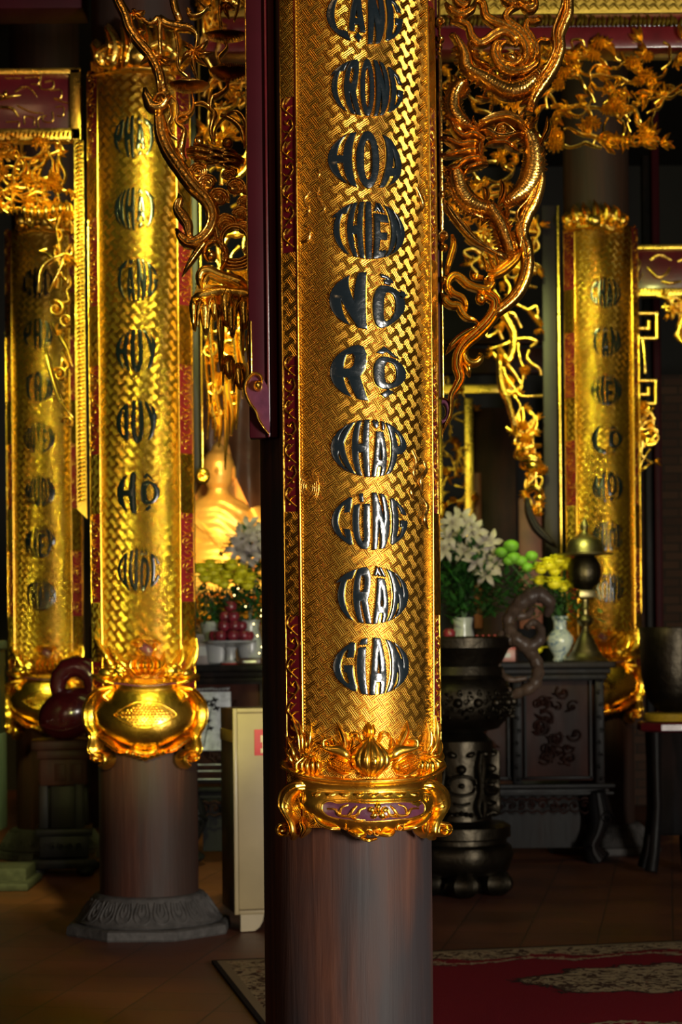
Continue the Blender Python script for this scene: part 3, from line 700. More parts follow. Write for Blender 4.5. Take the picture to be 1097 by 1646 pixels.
# scalloped apron
ap = MB()
strand(ap, f1, [(500, 1296, 5), (508, 1306, 8), (518, 1322, 9), (535, 1330, 9), (548, 1331, 8)], H=.020, base=.008, groove=.3)
spiral(ap, f1, 556, 1329, 7, 1.2, PI, H=.020, base=.010, w=5)
strand(ap, f1, [(560, 1334, 7), (572, 1341, 9), (588, 1341, 8)], H=.020, base=.006, groove=.3)
spiral(ap, f1, 592, 1337, 6.5, 1.1, PI, H=.022, base=.008, w=5); spiral(ap, f1, 604, 1338, 7, 1.2, 0, H=.022, base=.008, w=5, d=-1)
strand(ap, f1, [(573, 1344, 3), (590, 1350, 7), (606, 1348, 4)], H=.016, base=.002)
strand(ap, f1, [(608, 1340, 8), (622, 1341, 9), (632, 1335, 7)], H=.020, base=.006, groove=.3)
spiral(ap, f1, 637, 1330, 7, 1.2, 0, H=.020, base=.010, w=5, d=-1)
strand(ap, f1, [(645, 1332, 8), (658, 1328, 9), (672, 1320, 9), (682, 1306, 8), (688, 1296, 5)], H=.020, base=.008, groove=.3)
ap.build('scalloped_apron', M_gold, bowl)
for sg in (1, -1):
    c_ = 583.5; g = (lambda p: p) if sg > 0 else (lambda p: mir(p, c_))
    lg = MB()
    strand(lg, f1, g([(498, 1262, 18), (482, 1263, 24), (469, 1274, 26), (464, 1292, 20), (468, 1306, 12), (476, 1322, 12), (478, 1338, 10), (470, 1349, 6)]), H=.030, ridges=2, groove=.15)
    strand(lg, f1, g([(490, 1270, 14), (493, 1284, 12), (488, 1300, 8)]), H=.028, ridges=2)
    strand(lg, f1, g([(486, 1312, 3), (492, 1322, 11), (494, 1334, 11), (484, 1346, 5)]), H=.030, ridges=3, groove=.3)
    q = g([(464, 1334)])[0]; spiral(lg, f1, q[0], q[1], 11.5, 1.3, -PI/2, w=8, d=-sg, H=.028)
    for yy in (1284, 1294, 1304): strand(lg, f1, g([(461, yy, 3), (468, yy+3, 4), (472, yy+9, 2)]), H=.010, base=.022, ridges=0, step=2)
    lg.build('scroll_leg', M_gold, bd1)
# gourd in the middle
gd = MB()
n, m_ = 54, 16; vs = []
for j in range(m_+1):
    v = j/m_
    yy = 1248-v*63; pr = math.sin(PI*min(1, max(0.02, (v*.98+.02)))**.86); half = 31*pr**.72 if v < .93 else 31*pr**.72
    half = max(half, 7 if v > .8 else 14 if v < .06 else 3)
    for i in range(n+1):
        t = -1+2*i/n; lob = abs(math.cos(t*PI*2.6))**.5
        vs.append(f1(594+half*t, yy, .006+.048*(max(0, 1-t*t)**.5)*(.25+.75*pr)*(.86+.14*lob)))
M = n+1; gd.add(vs, [(j*M+i, j*M+i+1, (j+1)*M+i+1, (j+1)*M+i) for j in range(m_) for i in range(n)])
strand(gd, f1, [(594, 1192, 12), (594, 1182, 12), (593, 1172, 14), (592, 1160, 1)], H=.026, ridges=2)
for sg in (-1, 1):
    strand(gd, f1, [(594+sg*12, 1194, 7), (594+sg*17, 1186, 7), (594+sg*20, 1178, 6), (594+sg*28, 1179, 5), (594+sg*31, 1186, 3)], H=.022)
    leaf(gd, f1, 594+sg*5, 1186, 594+sg*6, 1163, 8, H=.018, bend=0)
gd.ball((f1(594, 1222, .050)), (.0085, .006, .012))
gd.build('gourd', M_gold, bd1)
def corn(x, y, rot, k=1.0):
    mb = MB(); c, s = math.cos(rot), math.sin(rot)
    def L(u, v, h): return f1(x+(u*c-v*s)*k, y+(u*s+v*c)*k, h)
    boss(mb, lambda a, b_, h: L(a, b_, h), 0, 0, 21, 13, H=.022, n=24)
    for i in range(-4, 5):
        for j in range(-2, 3):
            if (i/4.6)**2+(j/2.7)**2 < 1: boss(mb, L, i*3.4+(j % 2)*1.2, j*3.6, 1.9, 1.8, H=.006, base=.018+.006*(1-(i/5)**2-(j/4)**2*.8), n=6, m=2)
    strand(mb, L, [(-22, 6, 2), (-10, 14, 5), (12, 13, 5), (23, 2, 2)], H=.020); strand(mb, L, [(-22, -4, 2), (-8, -14, 6), (12, -14, 6), (23, -2, 2)], H=.022)
    return mb
corn(548, 1229, R(28)).build('corn_cob', M_gold, bd1)
corn(650, 1229, R(-32)).build('corn_cob', M_gold, bd1)
for pts in (((520, 1205), 1), ((665, 1205), -1)):
    (x, y), sg = pts; sq = MB()   # gourd with a curled neck lying behind the corn
    strand(sq, f1, [(x+sg*46, 1224, 10), (x+sg*30, 1208, 24), (x+sg*14, 1204, 18), (x+sg*4, 1200, 12), (x+sg*4, 1190, 9), (x+sg*12, 1187, 6), (x+sg*14, 1193, 3)], H=.026, ridges=0)
    leaf(sq, f1, x+sg*6, 1204, x-sg*16, 1192, 8, H=.014)
    sq.build('squash', M_gold, bd1)
for (x, k) in ((498, 1), (688, -1)):
    pk = MB()
    for i in range(-2, 3): strand(pk, f1, [(x+i*4, 1216, 5), (x+i*8, 1226, 8), (x+i*8, 1238, 7), (x+i*5, 1246, 4)], H=.022, ridges=0)
    for a in (-150, -115, -60, -30): leaf(pk, f1, x, 1217, x+math.cos(R(a))*15, 1217+math.sin(R(a))*11, 6, H=.018, base=.006)
    pk.build('pumpkin', M_gold, bd1)
lv = MB()
for (x0, y0, x1, y1, w_) in ((555, 1215, 541, 1160, 11), (552, 1212, 556, 1180, 9), (543, 1212, 533, 1184, 8), (562, 1206, 567, 1184, 8), (536, 1210, 516, 1178, 6), (632, 1210, 654, 1158, 12), (626, 1208, 628, 1182, 8), (640, 1212, 636, 1186, 7),
        (655, 1205, 680, 1178, 6), (484, 1218, 470, 1150, 5), (488, 1214, 481, 1160, 5), (495, 1210, 500, 1162, 7), (492, 1212, 493, 1178, 5), (478, 1226, 459, 1180, 6), (474, 1232, 457, 1200, 7), (482, 1232, 472, 1204, 6),
        (505, 1206, 519, 1192, 5), (690, 1215, 699, 1150, 5), (684, 1212, 686, 1162, 7), (694, 1225, 706, 1185, 6), (698, 1230, 709, 1205, 6), (676, 1207, 664, 1190, 5)):
    leaf(lv, f1, x0, y0, x1, y1, w_, H=.016, base=.002, bend=.08)
lv.build('grass_blades', M_gold, bd1)
# faint carved motifs at the edges of the field: round longevity seal, flames
mo = MB()
for r in (17, 13.5, 10, 6.5): strand(mo, f1, [(498+math.cos(a)*r*.9, 783+math.sin(a)*r*1.6, 2.2) for a in [R(i*30) for i in range(-1, 13)]], H=.006, base=.002, ridges=0, taper=False)
mo.build('round_seal', M_copper, bd1)
fl = MB()
for pts in ([(672, 775, 3), (664, 760, 6), (668, 742, 5), (662, 722, 2)], [(680, 790, 4), (676, 772, 8), (684, 755, 6), (680, 738, 2)], [(668, 806, 4), (660, 790, 7), (666, 778, 4)], [(688, 850, 4), (682, 835, 7), (686, 815, 6), (680, 800, 3)],
            [(489, 350, 3), (497, 338, 6), (490, 322, 5), (500, 306, 2)], [(484, 390, 6), (496, 385, 7), (498, 370, 5), (488, 362, 3)], [(514, 345, 2), (522, 335, 5), (512, 316, 5), (514, 300, 2)], [(507, 290, 2), (514, 280, 5), (508, 266, 2)],
            [(672, 345, 3), (680, 330, 6), (674, 312, 5), (668, 298, 2)]):
    strand(fl, f1, pts, H=.007, base=.001, ridges=1)
fl.build('flame_motif', M_copper, bd1)

# ================================================================== dark red side board and carved brackets of the front pillar
DB = P1[1]-.02
bp = plane_map(DB)
sb = thing('side_board', at(425, 690, DB), 'dark red lacquer board fixed along the side of the front pillar', 'board', None, 'thing')
mb = MB()
def vplank(mb, x0, x1, ya, yb, D, th, skew=0.0):
    a = at(x0, yb, D); b_ = at(x1, yb, D); c = at(x0, ya, D); z0, z1 = a.z, c.z
    mb.box(((a.x+b_.x)/2, D+th/2, (z0+z1)/2), (b_.x-a.x, th, z1-z0), 0, .003)
vplank(mb, 401.5, 430.5, -260, 704, DB-.135, .05); mb.build('plank', M_post, sb)
mb = MB(); vplank(mb, 430.5, 435, -260, 703, DB-.145, .06); mb.build('edge_bead', M_maroon, sb)
mb = MB(); vplank(mb, 435, 447, -260, 703, DB-.138, .08); mb.build('inner_plank', M_post, sb)
sb2 = thing('side_board', at(705, 690, DB), 'narrow gilded batten between the front pillar and its dragon bracket', 'board', None, 'thing')
mb = MB(); vplank(mb, 711, 714.5, -260, 640, DB-.005, .03); mb.build('batten', M_gold, sb2)
mb = MB(); vplank(mb, 704, 709, -260, 640, DB, .04); mb.build('inner_plank', M_post, sb2)

# ---- left bracket: pine, bamboo, nest, clouds and dripping rock
A_ = lambda pts: crop(pts, 170, 0, 3.783)
Bc = lambda pts: crop(pts, 260, 380, 4.115)
lb = thing('carved_bracket', at(405, 300, DB), 'copper-gold openwork bracket of pine, nest, clouds and dripping rock fixed to the dark red board', 'carved bracket', None, 'thing')
mb = MB()
strand(mb, bp, A_([(40,-140,60),(75,0,66),(120,90,72),(150,180,72),(205,262,70),(270,340,66),(320,430,66),(338,500,70),(345,560,60)]), H=.024, ridges=2, groove=.14)
strand(mb, bp, A_([(320,670,50),(332,740,78),(345,830,90),(390,930,98),(450,1020,98),(530,1130,98),(612,1215,92),(652,1300,88),(642,1380,84),(592,1450,80),(520,1482,78),(465,1450,60),(428,1390,18)]), H=.028, ridges=2, groove=.16)
strand(mb, bp, A_([(440,1175,6),(452,1215,48),(440,1270,66),(470,1320,76),(500,1370,66),(510,1430,46),(540,1470,20)]), H=.020, ridges=2, groove=.16)
strand(mb, bp, A_([(650,1290,30),(672,1370,40),(690,1440,50),(700,1500,40)]), H=.020, ridges=1)
mb.build('cloud_stem', M_copper, lb)
mb = MB()
strand(mb, bp, A_([(238,535,24),(250,590,60),(285,650,86),(335,655,80),(375,610,50),(392,570,18)]), H=.026, ridges=0)
sx_, sy_ = 170+345/3.783, 615/3.783
spiral(mb, bp, sx_, sy_, 11, 1.1, PI, w=6, H=.02, base=.012)
mb.build('cloud_head', M_copper, lb)
mb = MB()
for c0, tips in (((190,190),[(148,265),(255,262),(245,190),(130,205),(200,290)]), ((322,342),[(212,392),(422,372),(398,412),(352,540),(292,460),(330,450),(260,320)]), ((540,312),[(455,392),(655,322),(562,485),(478,285),(612,402),(625,250),(530,400)]), ((735,20),[(755,118),(700,80),(790,60)]), ((180,90),[(140,130),(160,60),(260,130),(240,70)])):
    for tp in tips:
        p = A_([c0+(1,), tp+(1,)]); leaf(mb, bp, p[0][0], p[0][1], p[1][0], p[1][1], 8.5, H=.014, base=.008)
mb.build('bamboo_leaves', M_copper, lb)
mb = MB()
for pts in ([(180,80,22),(270,150,26),(322,120,44),(330,200,30),(332,330,22)], [(322,110,50),(380,150,60),(450,165,60),(520,180,46),(556,225,26),(545,300,16)], [(400,-60,50),(425,60,50),(450,130,46)], [(420,190,22),(438,290,18),(440,400,18),(462,440,20),(500,468,14)],
            [(520,90,24),(505,60,30),(520,100,34),(580,90,26),(640,30,10)], [(560,0,10),(610,45,14),(640,60,8)], [(690,-40,18),(692,60,16),(702,170,20)], [(815,0,12),(800,70,16),(780,130,8)], [(712,240,16),(738,290,20),(690,352,22),(700,395,20)],
            [(740,500,20),(735,540,28),(690,580,34),(650,600,34),(640,660,26),(664,700,36),(640,790,26),(655,870,22)], [(660,880,12),(672,780,12),(740,700,14),(800,682,20),(850,740,34),(860,820,30),(848,890,12)], [(700,700,20),(780,740,30),(830,800,30),(845,900,10)],
            [(540,630,18),(600,632,26),(650,670,28)], [(395,580,12),(430,620,16),(440,690,18),(430,740,20),(480,790,26),(470,850,40),(455,920,50),(480,980,30)], [(380,620,10),(400,700,12),(380,760,14),(400,820,20),(440,850,12)]):
    strand(mb, bp, A_(pts), H=.016, base=.004, ridges=0, step=2.5)
for pts in ([(425,735,20),(450,705,36),(500,700,40),(530,670,22),(535,620,16),(520,545,6)], [(505,720,14),(480,740,24),(440,745,10)]):
    strand(mb, bp, A_(pts), H=.015, base=.006, ridges=2)
mb.build('twigs', M_copper, lb)
def fan_pad(cx, cy, rx, ry, nr=22):
    mb = MB(); n = nr*4; rows = []
    vs = []
    for j, (k, hh) in enumerate(((1.0, .0), (1.0, .02), (.8, .034), (.45, .042), (.1, .044))):
        for i in range(n+1):
            a = PI*i/n; rr = 1+.03*math.cos(i*PI/2)
            vs.append(bp(cx-math.cos(a)*rx*k*rr, cy+math.sin(a)*ry*k*rr-ry*.2*0, (hh)*(1+.12*math.cos(i*PI/2)*(j > 0)))) 
    M = n+1
    mb.add(vs, [(j*M+i, j*M+i+1, (j+1)*M+i+1, (j+1)*M+i) for j in range(4) for i in range(n)])
    for i in range(nr):   # upper rim scallops
        t = -1+2*(i+.5)/nr; yy = cy-ry*.55*math.sqrt(max(0, 1-t*t))
        strand(mb, bp, [(cx+t*rx, cy+2, 2*rx/nr), (cx+t*rx*.98, (cy+yy)/2, 2*rx/nr), (cx+t*rx*.94, yy, 1.6)], H=.012, base=.014+.014*(1-t*t), ridges=0, K=5, step=3)
    return mb
for (cx, cy, rx, ry) in ((170+735/3.783, 222/3.783, 33, 11), (170+757/3.783, 438/3.783, 33, 17), (170+510/3.783, 522/3.783, 32, 13)):
    fan_pad(cx, cy, rx, ry).build('pine_pad', M_copper, lb)
mb = MB()
for i, (dy, w_) in enumerate(((-46, 26), (-28, 30), (-8, 32), (12, 32), (32, 30), (50, 24))):
    k = 1-abs(dy)/170
    strand(mb, bp, A_([(672-190*k, 935+dy*1.0-10, w_*.6), (600, 945+dy+(10 if i % 2 else -8), w_), (680, 955+dy+(-8 if i % 2 else 8), w_), (760, 972+dy+(8 if i % 2 else -8), w_), (672+180*k, 985+dy, w_*.6)]), H=.022, base=.010-.008*abs(dy)/50, ridges=3, groove=.3, K=13)
boss(mb, bp, 170+565/3.783, 862/3.783, 8, 8, H=.02); boss(mb, bp, 170+742/3.783, 872/3.783, 9, 9, H=.02)
mb.build('nest', M_copper, lb)
mb = MB()
for (cx, cy, r, d) in ((565,1045,50,1),(620,1115,52,-1),(690,1205,58,1),(755,1070,42,-1),(790,1140,56,1),(845,1235,40,-1),(820,1310,50,1),(735,1370,62,-1),(850,1160,30,1),(840,1390,40,1)):
    x, y, rr = 170+cx/3.783, cy/3.783, r/3.783
    for q in range(4):
        r_ = rr*(1-.24*q)
        strand(mb, bp, [(x+math.cos(a)*r_*1.05, y+math.sin(a)*r_*.95+q*1.2, 4.2-q*.5) for a in [PI+d*.3+i*PI/5*1.05 for i in range(6)]], H=.012, base=.004+.004*q, ridges=0, step=2.5)
    boss(mb, bp, x, y, rr*.95, rr*.8, H=.012, base=0)
# ring with layered arcs beneath
rx0, ry0 = 280+675/6.856, 340+330/6.856
for q, r_ in enumerate((20, 24.5, 29, 33.5, 38, 42.5)):
    a0, a1 = (R(-230), R(50)) if q < 2 else (R(20), R(145-q*7))
    strand(mb, bp, [(min(398, rx0+math.cos(a)*r_), ry0+math.sin(a)*r_*1.05, 4.6) for a in [a0+(a1-a0)*i/12 for i in range(13)]], H=.013, base=.012-.002*q, ridges=0, step=3)
for q, r_ in enumerate((20, 25, 30)):
    strand(mb, bp, [(353+10+math.cos(a)*r_*.6, 372+math.sin(a)*r_*.9, 4.4) for a in [R(150)+R(150)*i/7 for i in range(8)]], H=.012, base=.006, ridges=0, step=3)
    strand(mb, bp, [(391+math.cos(a)*r_*.3, 356+math.sin(a)*r_*.6, 3.6) for a in [R(200)+R(110)*i/7 for i in range(8)]], H=.012, base=.010, ridges=0, step=3)
mb.build('cloud_curls', M_copper, lb)
mb = MB()
sx_, sy_ = 280+440/6.856, 340+490/6.856
strand(mb, bp, [(sx_+24*math.cos(a)*k, sy_+24*math.sin(a)*k*1.1, w_) for a, k, w_ in ((R(60),.95,8),(R(20),.9,9),(R(-30),.85,10),(R(-80),.85,10),(R(-130),.75,10),(R(-180),.6,9),(R(-225),.45,7))], H=.022, ridges=2)
boss(mb, bp, sx_-4, sy_+1, 9, 9, H=.028, base=.006)
strand(mb, bp, Bc([(310,10,20),(270,60,50),(225,120,50),(180,190,36),(133,265,4)]), H=.018, ridges=1)
strand(mb, bp, Bc([(400,215,30),(410,150,30),(400,60,20)]), H=.015, ridges=1)
mb.build('scroll', M_copper, lb)
# dripping rock
mb = MB()
strand(mb, bp, Bc([(262,350,40),(262,260,80),(310,235,90),(370,260,84),(440,285,90),(510,310,96),(570,345,50)]), H=.036, ridges=0)
strand(mb, bp, Bc([(285,320,14),(320,272,20),(390,300,20),(460,315,20),(520,345,16)]), H=.012, base=.03, ridges=0)
strand(mb, bp, Bc([(205,425,50),(270,395,80),(380,370,90),(480,375,90),(560,385,90),(625,395,50)]), H=.026, ridges=0)
poly_plate(mb, bp, [(p[0], p[1]) for p in Bc([(240,320),(590,330),(600,400),(560,470),(430,500),(300,470),(220,440),(200,420)])], -.006, .006)
mb.build('rock', M_goldb, lb)
mb = MB()
def drip(x, y0, y1, w, H=.026, base=.002):
    w *= 1.2; p = Bc([(x, y0, w*.5), (x-2, y0+(y1-y0)*.25, w), (x, y0+(y1-y0)*.6, w*.8), (x+3, y1-12, w*.35), (x+4, y1, 4)])
    strand(mb, bp, p, H=H, base=base, ridges=0)
for d_ in ((215,400,628,52),(290,420,655,66),(352,400,560,60),(430,345,600,92),(466,430,672,60),(550,390,620,74),(622,375,605,62),(392,500,892,44),(536,480,790,30),(582,620,900,40),(445,790,945,74),(516,840,1018,78)):
    drip(*d_)
for (cx, cy, rx, ry) in ((440,470,62,120),(530,500,50,100),(615,470,40,90),(340,500,36,90),(270,500,30,70),(440,880,38,80),(512,930,36,80)):   # gilt arches over hollows
    for q in (0, 1):
        pts = [(cx-rx*.9, cy+ry*.9, 8), (cx-rx*.75, cy, 10), (cx-rx*.4, cy-ry*.7, 10), (cx, cy-ry, 9), (cx+rx*.4, cy-ry*.7, 10), (cx+rx*.75, cy, 10), (cx+rx*.9, cy+ry*.9, 8)]
        pts = [(p[0], p[1]+q*35, p[2]) for p in pts]
        strand(mb, bp, Bc(pts), H=.012, base=.022, ridges=0, step=3, K=5)
poly_plate(mb, bp, [(p[0], p[1]) for p in Bc([(380,780),(430,820),(520,850),(560,840),(590,800),(590,960),(540,1010),(500,940),(440,900),(390,870)])], -.006, .004)
mb.build('dripping_rock', M_goldb, lb)
mb = MB()
vplank(mb, 397.5, 400.5, -260, 462, DB-.13, .13); vplank(mb, 402.8, 406.0, 515, 614, DB-.14, .01)
mb.build('edge_batten', M_goldb, lb)
mb = MB()
strand(mb, bp, Bc([(682,1030,8),(676,985,22),(630,968,26),(585,1010,26),(572,1075,24),(600,1150,24),(640,1205,22),(660,1260,22),(700,1320,16),(726,1352,4)]), H=.020, base=.008, ridges=1)
boss(mb, bp, 260+655/4.115, 380+1045/4.115, 7.5, 9, H=.024, base=.01)
mb.v = [(p[0]*.97+at(420, 640, DB).x*.03, p[1]-.14, p[2]) for p in mb.v]; mb.build('end_scroll', M_gold, lb)
mb = MB(); poly_plate(mb, bp, [(p[0], p[1]) for p in Bc([(590,1010),(640,975),(690,1000),(715,1040),(728,1100),(735,1345),(700,1320),(655,1240),(600,1150),(578,1075)])], -.02, .006)
mb.v = [(p[0]*.97+at(420, 640, DB).x*.03, p[1]-.14, p[2]) for p in mb.v]; mb.build('end_scroll_ground', M_purple, lb)

# ---- right bracket: dragon
Cc = lambda pts: crop(pts, 680, 0, 4.115)
Dc = lambda pts: crop(pts, 680, 350, 4.115)
rb = thing('carved_bracket', at(712, 300, DB), 'copper-gold openwork bracket with a coiling dragon and flames beside the front pillar', 'carved bracket', None, 'thing')
mb = MB()
strand(mb, bp, Cc([(985,-150,80),(962,0,78),(955,100,84),(905,230,80),(905,330,82),(862,450,84),(792,560,86),(735,650,76),(705,740,60)]), H=.026, ridges=1, groove=.10)
strand(mb, bp, Cc([(765,1090,50),(772,1200,84),(735,1330,98),(685,1425,100),(655,1530,96),(685,1650,92),(690,1770,92),(655,1890,92),(590,1985,84),(500,2060,76),(448,2100,50)]), H=.026, ridges=1, groove=.10)
strand(mb, bp, Cc([(925,-60,16),(920,40,18),(860,210,18),(865,330,16),(820,440,16),(760,520,12)]), H=.012, base=.020, ridges=0)
strand(mb, bp, Cc([(760,1200,14),(690,1330,16),(620,1420,16),(650,1540,16),(640,1640,12)]), H=.012, base=.020, ridges=0)
mb.build('cloud_stem', M_copper, rb)
mb = MB()
for pts in ([(185,140,14),(240,150,34),(300,180,40),(320,240,44),(365,290,50),(420,275,54),(475,235,56),(545,215,52),(610,265,40),(620,310,20)],
            [(355,0,14),(400,40,40),(415,110,48),(470,150,56),(550,180,60),(630,235,60),(680,310,56),(680,390,50),(640,440,30)],
            [(640,50,14),(580,70,34),(545,120,40),(590,170,46),(660,220,46),(710,290,50),(735,360,44),(700,440,26)],
            [(765,105,10),(775,140,26),(730,155,34),(690,150,30),(680,200,36),(720,260,40),(750,340,34),(735,420,16)],
            [(870,245,12),(830,275,26),(775,275,28),(745,310,26),(740,360,16)],
            [(540,280,20),(490,300,44),(475,360,56),(520,440,64),(590,480,60),(680,470,54),(750,420,36),(775,360,12)],
            [(600,300,10),(540,290,26),(500,340,34),(520,410,36),(590,430,40),(640,390,34),(610,340,16)]):
    strand(mb, bp, Cc(pts), H=.022, base=.002, ridges=2, groove=.20, wmul=1.3)
boss(mb, bp, 680+580/4.115, 395/4.115, 11, 8, H=.022, base=.010, rot=.4)
mb.build('flame_ribbons', M_copper, rb)
mb = MB()
for pts in ([(150,20,20),(185,70,50),(250,105,60),(320,70,50),(350,10,24)], [(200,-60,30),(230,20,60),(280,40,50),(320,-30,30)], [(180,60,20),(230,90,40),(300,60,30)], [(520,-60,40),(550,10,60),(600,30,50),(640,-20,40)], [(640,10,40),(700,60,80),(740,30,60),(700,-40,40)]):
    strand(mb, bp, Cc(pts), H=.02, base=.004, ridges=2)
for (x, y, r) in ((122,150,34),(118,262,26),(110,308,22),(105,355,18),(140,1565,38),(148,1980,30),(125,1290,28)):
    spiral(mb, bp, 680+x/4.115, y/4.115, r/4.115, 1.2, PI/2, H=.02, w=r/4.115*.8) if r > 30 else boss(mb, bp, 680+x/4.115, y/4.115, r/4.115, r/4.115, H=.018)
vplank(mb, 680+112/4.115, 680+138/4.115, 380/4.115, 1520/4.115, DB-.01, .02)
mb.build('flower', M_copper, rb)
# dragon: one body with scales, head, fins, claws
dr = MB()
def scaled(pts, H=.036, base=.0, sp=5.5):
    Q = [(q[0], q[1], q[2]*1.3) for q in Cc(pts)]; strand(dr, bp, Q, H=H, base=base, ridges=0, K=11)
    C_ = crom(Q, sp)
    for i in range(1, len(C_)-1):
        a, b_ = C_[i-1], C_[i+1]; tx, ty = b_[0]-a[0], b_[1]-a[1]; L = math.hypot(tx, ty) or 1; tx /= L; ty /= L; nx, ny = -ty, tx
        w_ = C_[i][2]
        if w_ < 3: continue
        arc = []
        for q in (-.47, -.3, 0, .3, .47):
            x, y = C_[i][0]+nx*q*w_, C_[i][1]+ny*q*w_; fw = (1-(q/.5)**2)*w_*.28
            arc.append((x+tx*fw, y+ty*fw, 2.0 if abs(q) < .4 else 1.4))
        hs_ = min(1, w_/12+.25)
        strand(dr, lambda x, y, h, i=i, w_=w_, hs_=hs_: bp(x, y, h+H*hs_*math.sqrt(max(.04, 1-(2*(((x-C_[i][0])*nx+(y-C_[i][1])*ny))/w_)**2))-.002), arc, H=.007, base=base, ridges=0, K=5, step=4, back=-.002, taper=False)
scaled([(185,225,24),(235,290,44),(275,370,66),(285,440,84),(320,480,70),(390,515,84),(480,570,96),(560,605,104),(640,595,104),(710,555,90),(765,490,50)])
scaled([(300,545,40),(245,570,74),(205,640,88),(205,730,92),(250,800,84),(310,845,50)], base=-.004)
scaled([(640,870,60),(700,900,90),(728,980,104),(735,1070,116),(722,1160,122),(680,1245,112),(610,1310,86),(535,1355,40)], base=.002)
scaled([(200,1090,50),(225,1170,96),(250,1260,104),(310,1340,104),(400,1380,84),(470,1390,50)], base=-.002)
scaled([(420,1340,60),(460,1400,74),(510,1480,72),(545,1570,64),(575,1660,56),(590,1720,40)], base=.004)
# outer dark rim of loop, belly lines
for pts in ([(225,530,14),(170,600,26),(155,690,34),(175,780,34),(230,850,30),(290,880,10)], [(150,1110,8),(170,1220,22),(210,1320,26),(290,1400,26),(400,1440,18)], [(560,1390,10),(650,1330,24),(720,1240,24),(760,1150,16)]):
    strand(dr, bp, Cc(pts), H=.018, base=.0, ridges=1)
# head
strand(dr, bp, Cc([(345,850,24),(400,830,64),(480,800,84),(560,795,84),(630,830,70),(680,880,40)]), H=.044, base=.008, ridges=2, groove=.12)
strand(dr, bp, Cc([(375,870,20),(430,890,50),(500,925,60),(580,915,50),(640,880,30)]), H=.040, base=.010, ridges=1)
boss(dr, bp, 680+512/4.115, 888/4.115, 8.5, 7, H=.020, base=.044); boss(dr, bp, 680+512/4.115, 888/4.115, 4, 3.6, H=.012, base=.062)
strand(dr, bp, Cc([(460,905,10),(485,862,14),(530,850,16),(570,875,14),(600,900,8)]), H=.014, base=.046, ridges=0)
strand(dr, bp, Cc([(420,960,20),(470,955,44),(540,955,46),(590,985,34),(640,1005,10)]), H=.034, base=.004, ridges=2)
strand(dr, bp, Cc([(400,930,20),(370,980,44),(375,1040,40),(400,1075,20)]), H=.034, base=.006, ridges=2)
strand(dr, bp, Cc([(300,870,8),(345,885,30),(385,910,30)]), H=.03, base=.008, ridges=1)
for pts in ([(335,770,6),(330,810,22),(350,850,30),(380,870,18)], [(700,708,4),(668,750,30),(640,800,40),(630,850,24)], [(715,780,6),(690,810,30),(650,850,34)], [(740,840,8),(700,840,30),(660,870,30)]):
    strand(dr, bp, Cc(pts), H=.034, base=.010, ridges=1)
# mane
for pts in ([(410,930,30),(330,900,44),(270,915,40),(215,880,36),(190,830,26),(135,768,4)], [(400,970,36),(320,960,50),(250,970,44),(190,950,36),(150,930,26),(112,905,4)], [(400,1010,36),(330,1010,50),(260,1020,44),(200,1030,36),(150,1040,28),(106,1015,4)], [(420,1060,34),(340,1060,46),(280,1075,40),(220,1125,36),(180,1130,26),(150,1105,4)], [(430,1085,24),(370,1100,34),(310,1120,34),(280,1150,18),(265,1180,4)], [(380,880,30),(310,860,36),(260,830,20)]):
    strand(dr, bp, Cc(pts), H=.032, base=.006, ridges=2, groove=.25, wmul=1.25)
# back fins, claws, flames
for (x0, y0, x1, y1, w_) in ((770,960,820,775,46),(765,1060,802,1000,36),(740,1010,795,900,34),(740,1130,790,1060,36),(720,820,760,760,30),(500,1360,512,1190,48),(420,1330,388,1240,50),(545,1460,548,1375,34),(450,740,440,700,26),(520,760,530,720,26),(390,430,470,470,30),(330,380,450,440,30),(300,330,380,370,26),
        (350,640,450,660,30),(620,520,660,480,24),(400,480,480,450,24),(760,470,820,420,30),(770,560,830,520,24),(250,1200,330,1170,24),(640,700,700,640,30),(600,560,640,500,20),(430,600,400,660,24)):
    p = Cc([(x0, y0, 1), (x1, y1, 1)]); leaf(dr, bp, p[0][0], p[0][1], p[1][0], p[1][1], w_/4.1, H=.026, base=.010, bend=.14)
strand(dr, bp, Cc([(140,1330,30),(190,1410,56),(260,1500,62),(330,1580,54),(400,1630,40),(470,1670,30),(560,1720,14)]), H=.022, ridges=1)
strand(dr, bp, Cc([(130,1280,20),(150,1380,30),(210,1450,24)]), H=.018, ridges=1)
rnd = random.Random(77)
for seg in ([(260,300),(330,450),(480,560),(640,590),(740,520)], [(260,560),(190,680),(240,820),(320,860)], [(700,900),(740,1060),(700,1230),(560,1340)], [(210,1130),(250,1290),(380,1400),(470,1430)], [(470,1400),(540,1560),(590,1700)], [(420,860),(560,800),(680,860)]):
    C_ = crom([(p[0], p[1], 1) for p in seg], 34)
    for i in range(1, len(C_)-1):
        tx, ty = C_[i+1][0]-C_[i-1][0], C_[i+1][1]-C_[i-1][1]; L = math.hypot(tx, ty); tx /= L; ty /= L
        for sg in (-1, 1):
            o_ = 48; x0, y0 = C_[i][0]-ty*sg*o_, C_[i][1]+tx*sg*o_; l_ = rnd.uniform(34, 58)
            x1, y1 = x0+(-ty*sg*.75-tx*.8)*l_, y0+(tx*sg*.75-ty*.8)*l_
            p = Cc([(x0+ty*sg*14, y0-tx*sg*14, 1), (x1, y1, 1)]); leaf(dr, bp, p[0][0], p[0][1], p[1][0], p[1][1], 6.5, H=.020, base=.002, bend=.22*sg)
dr.build('dragon', M_copper, rb)
mb = MB()
spiral(mb, bp, 680+600/4.115, 350+200/4.115, 9.5, 1.2, R(60), H=.026, w=8, base=.006)
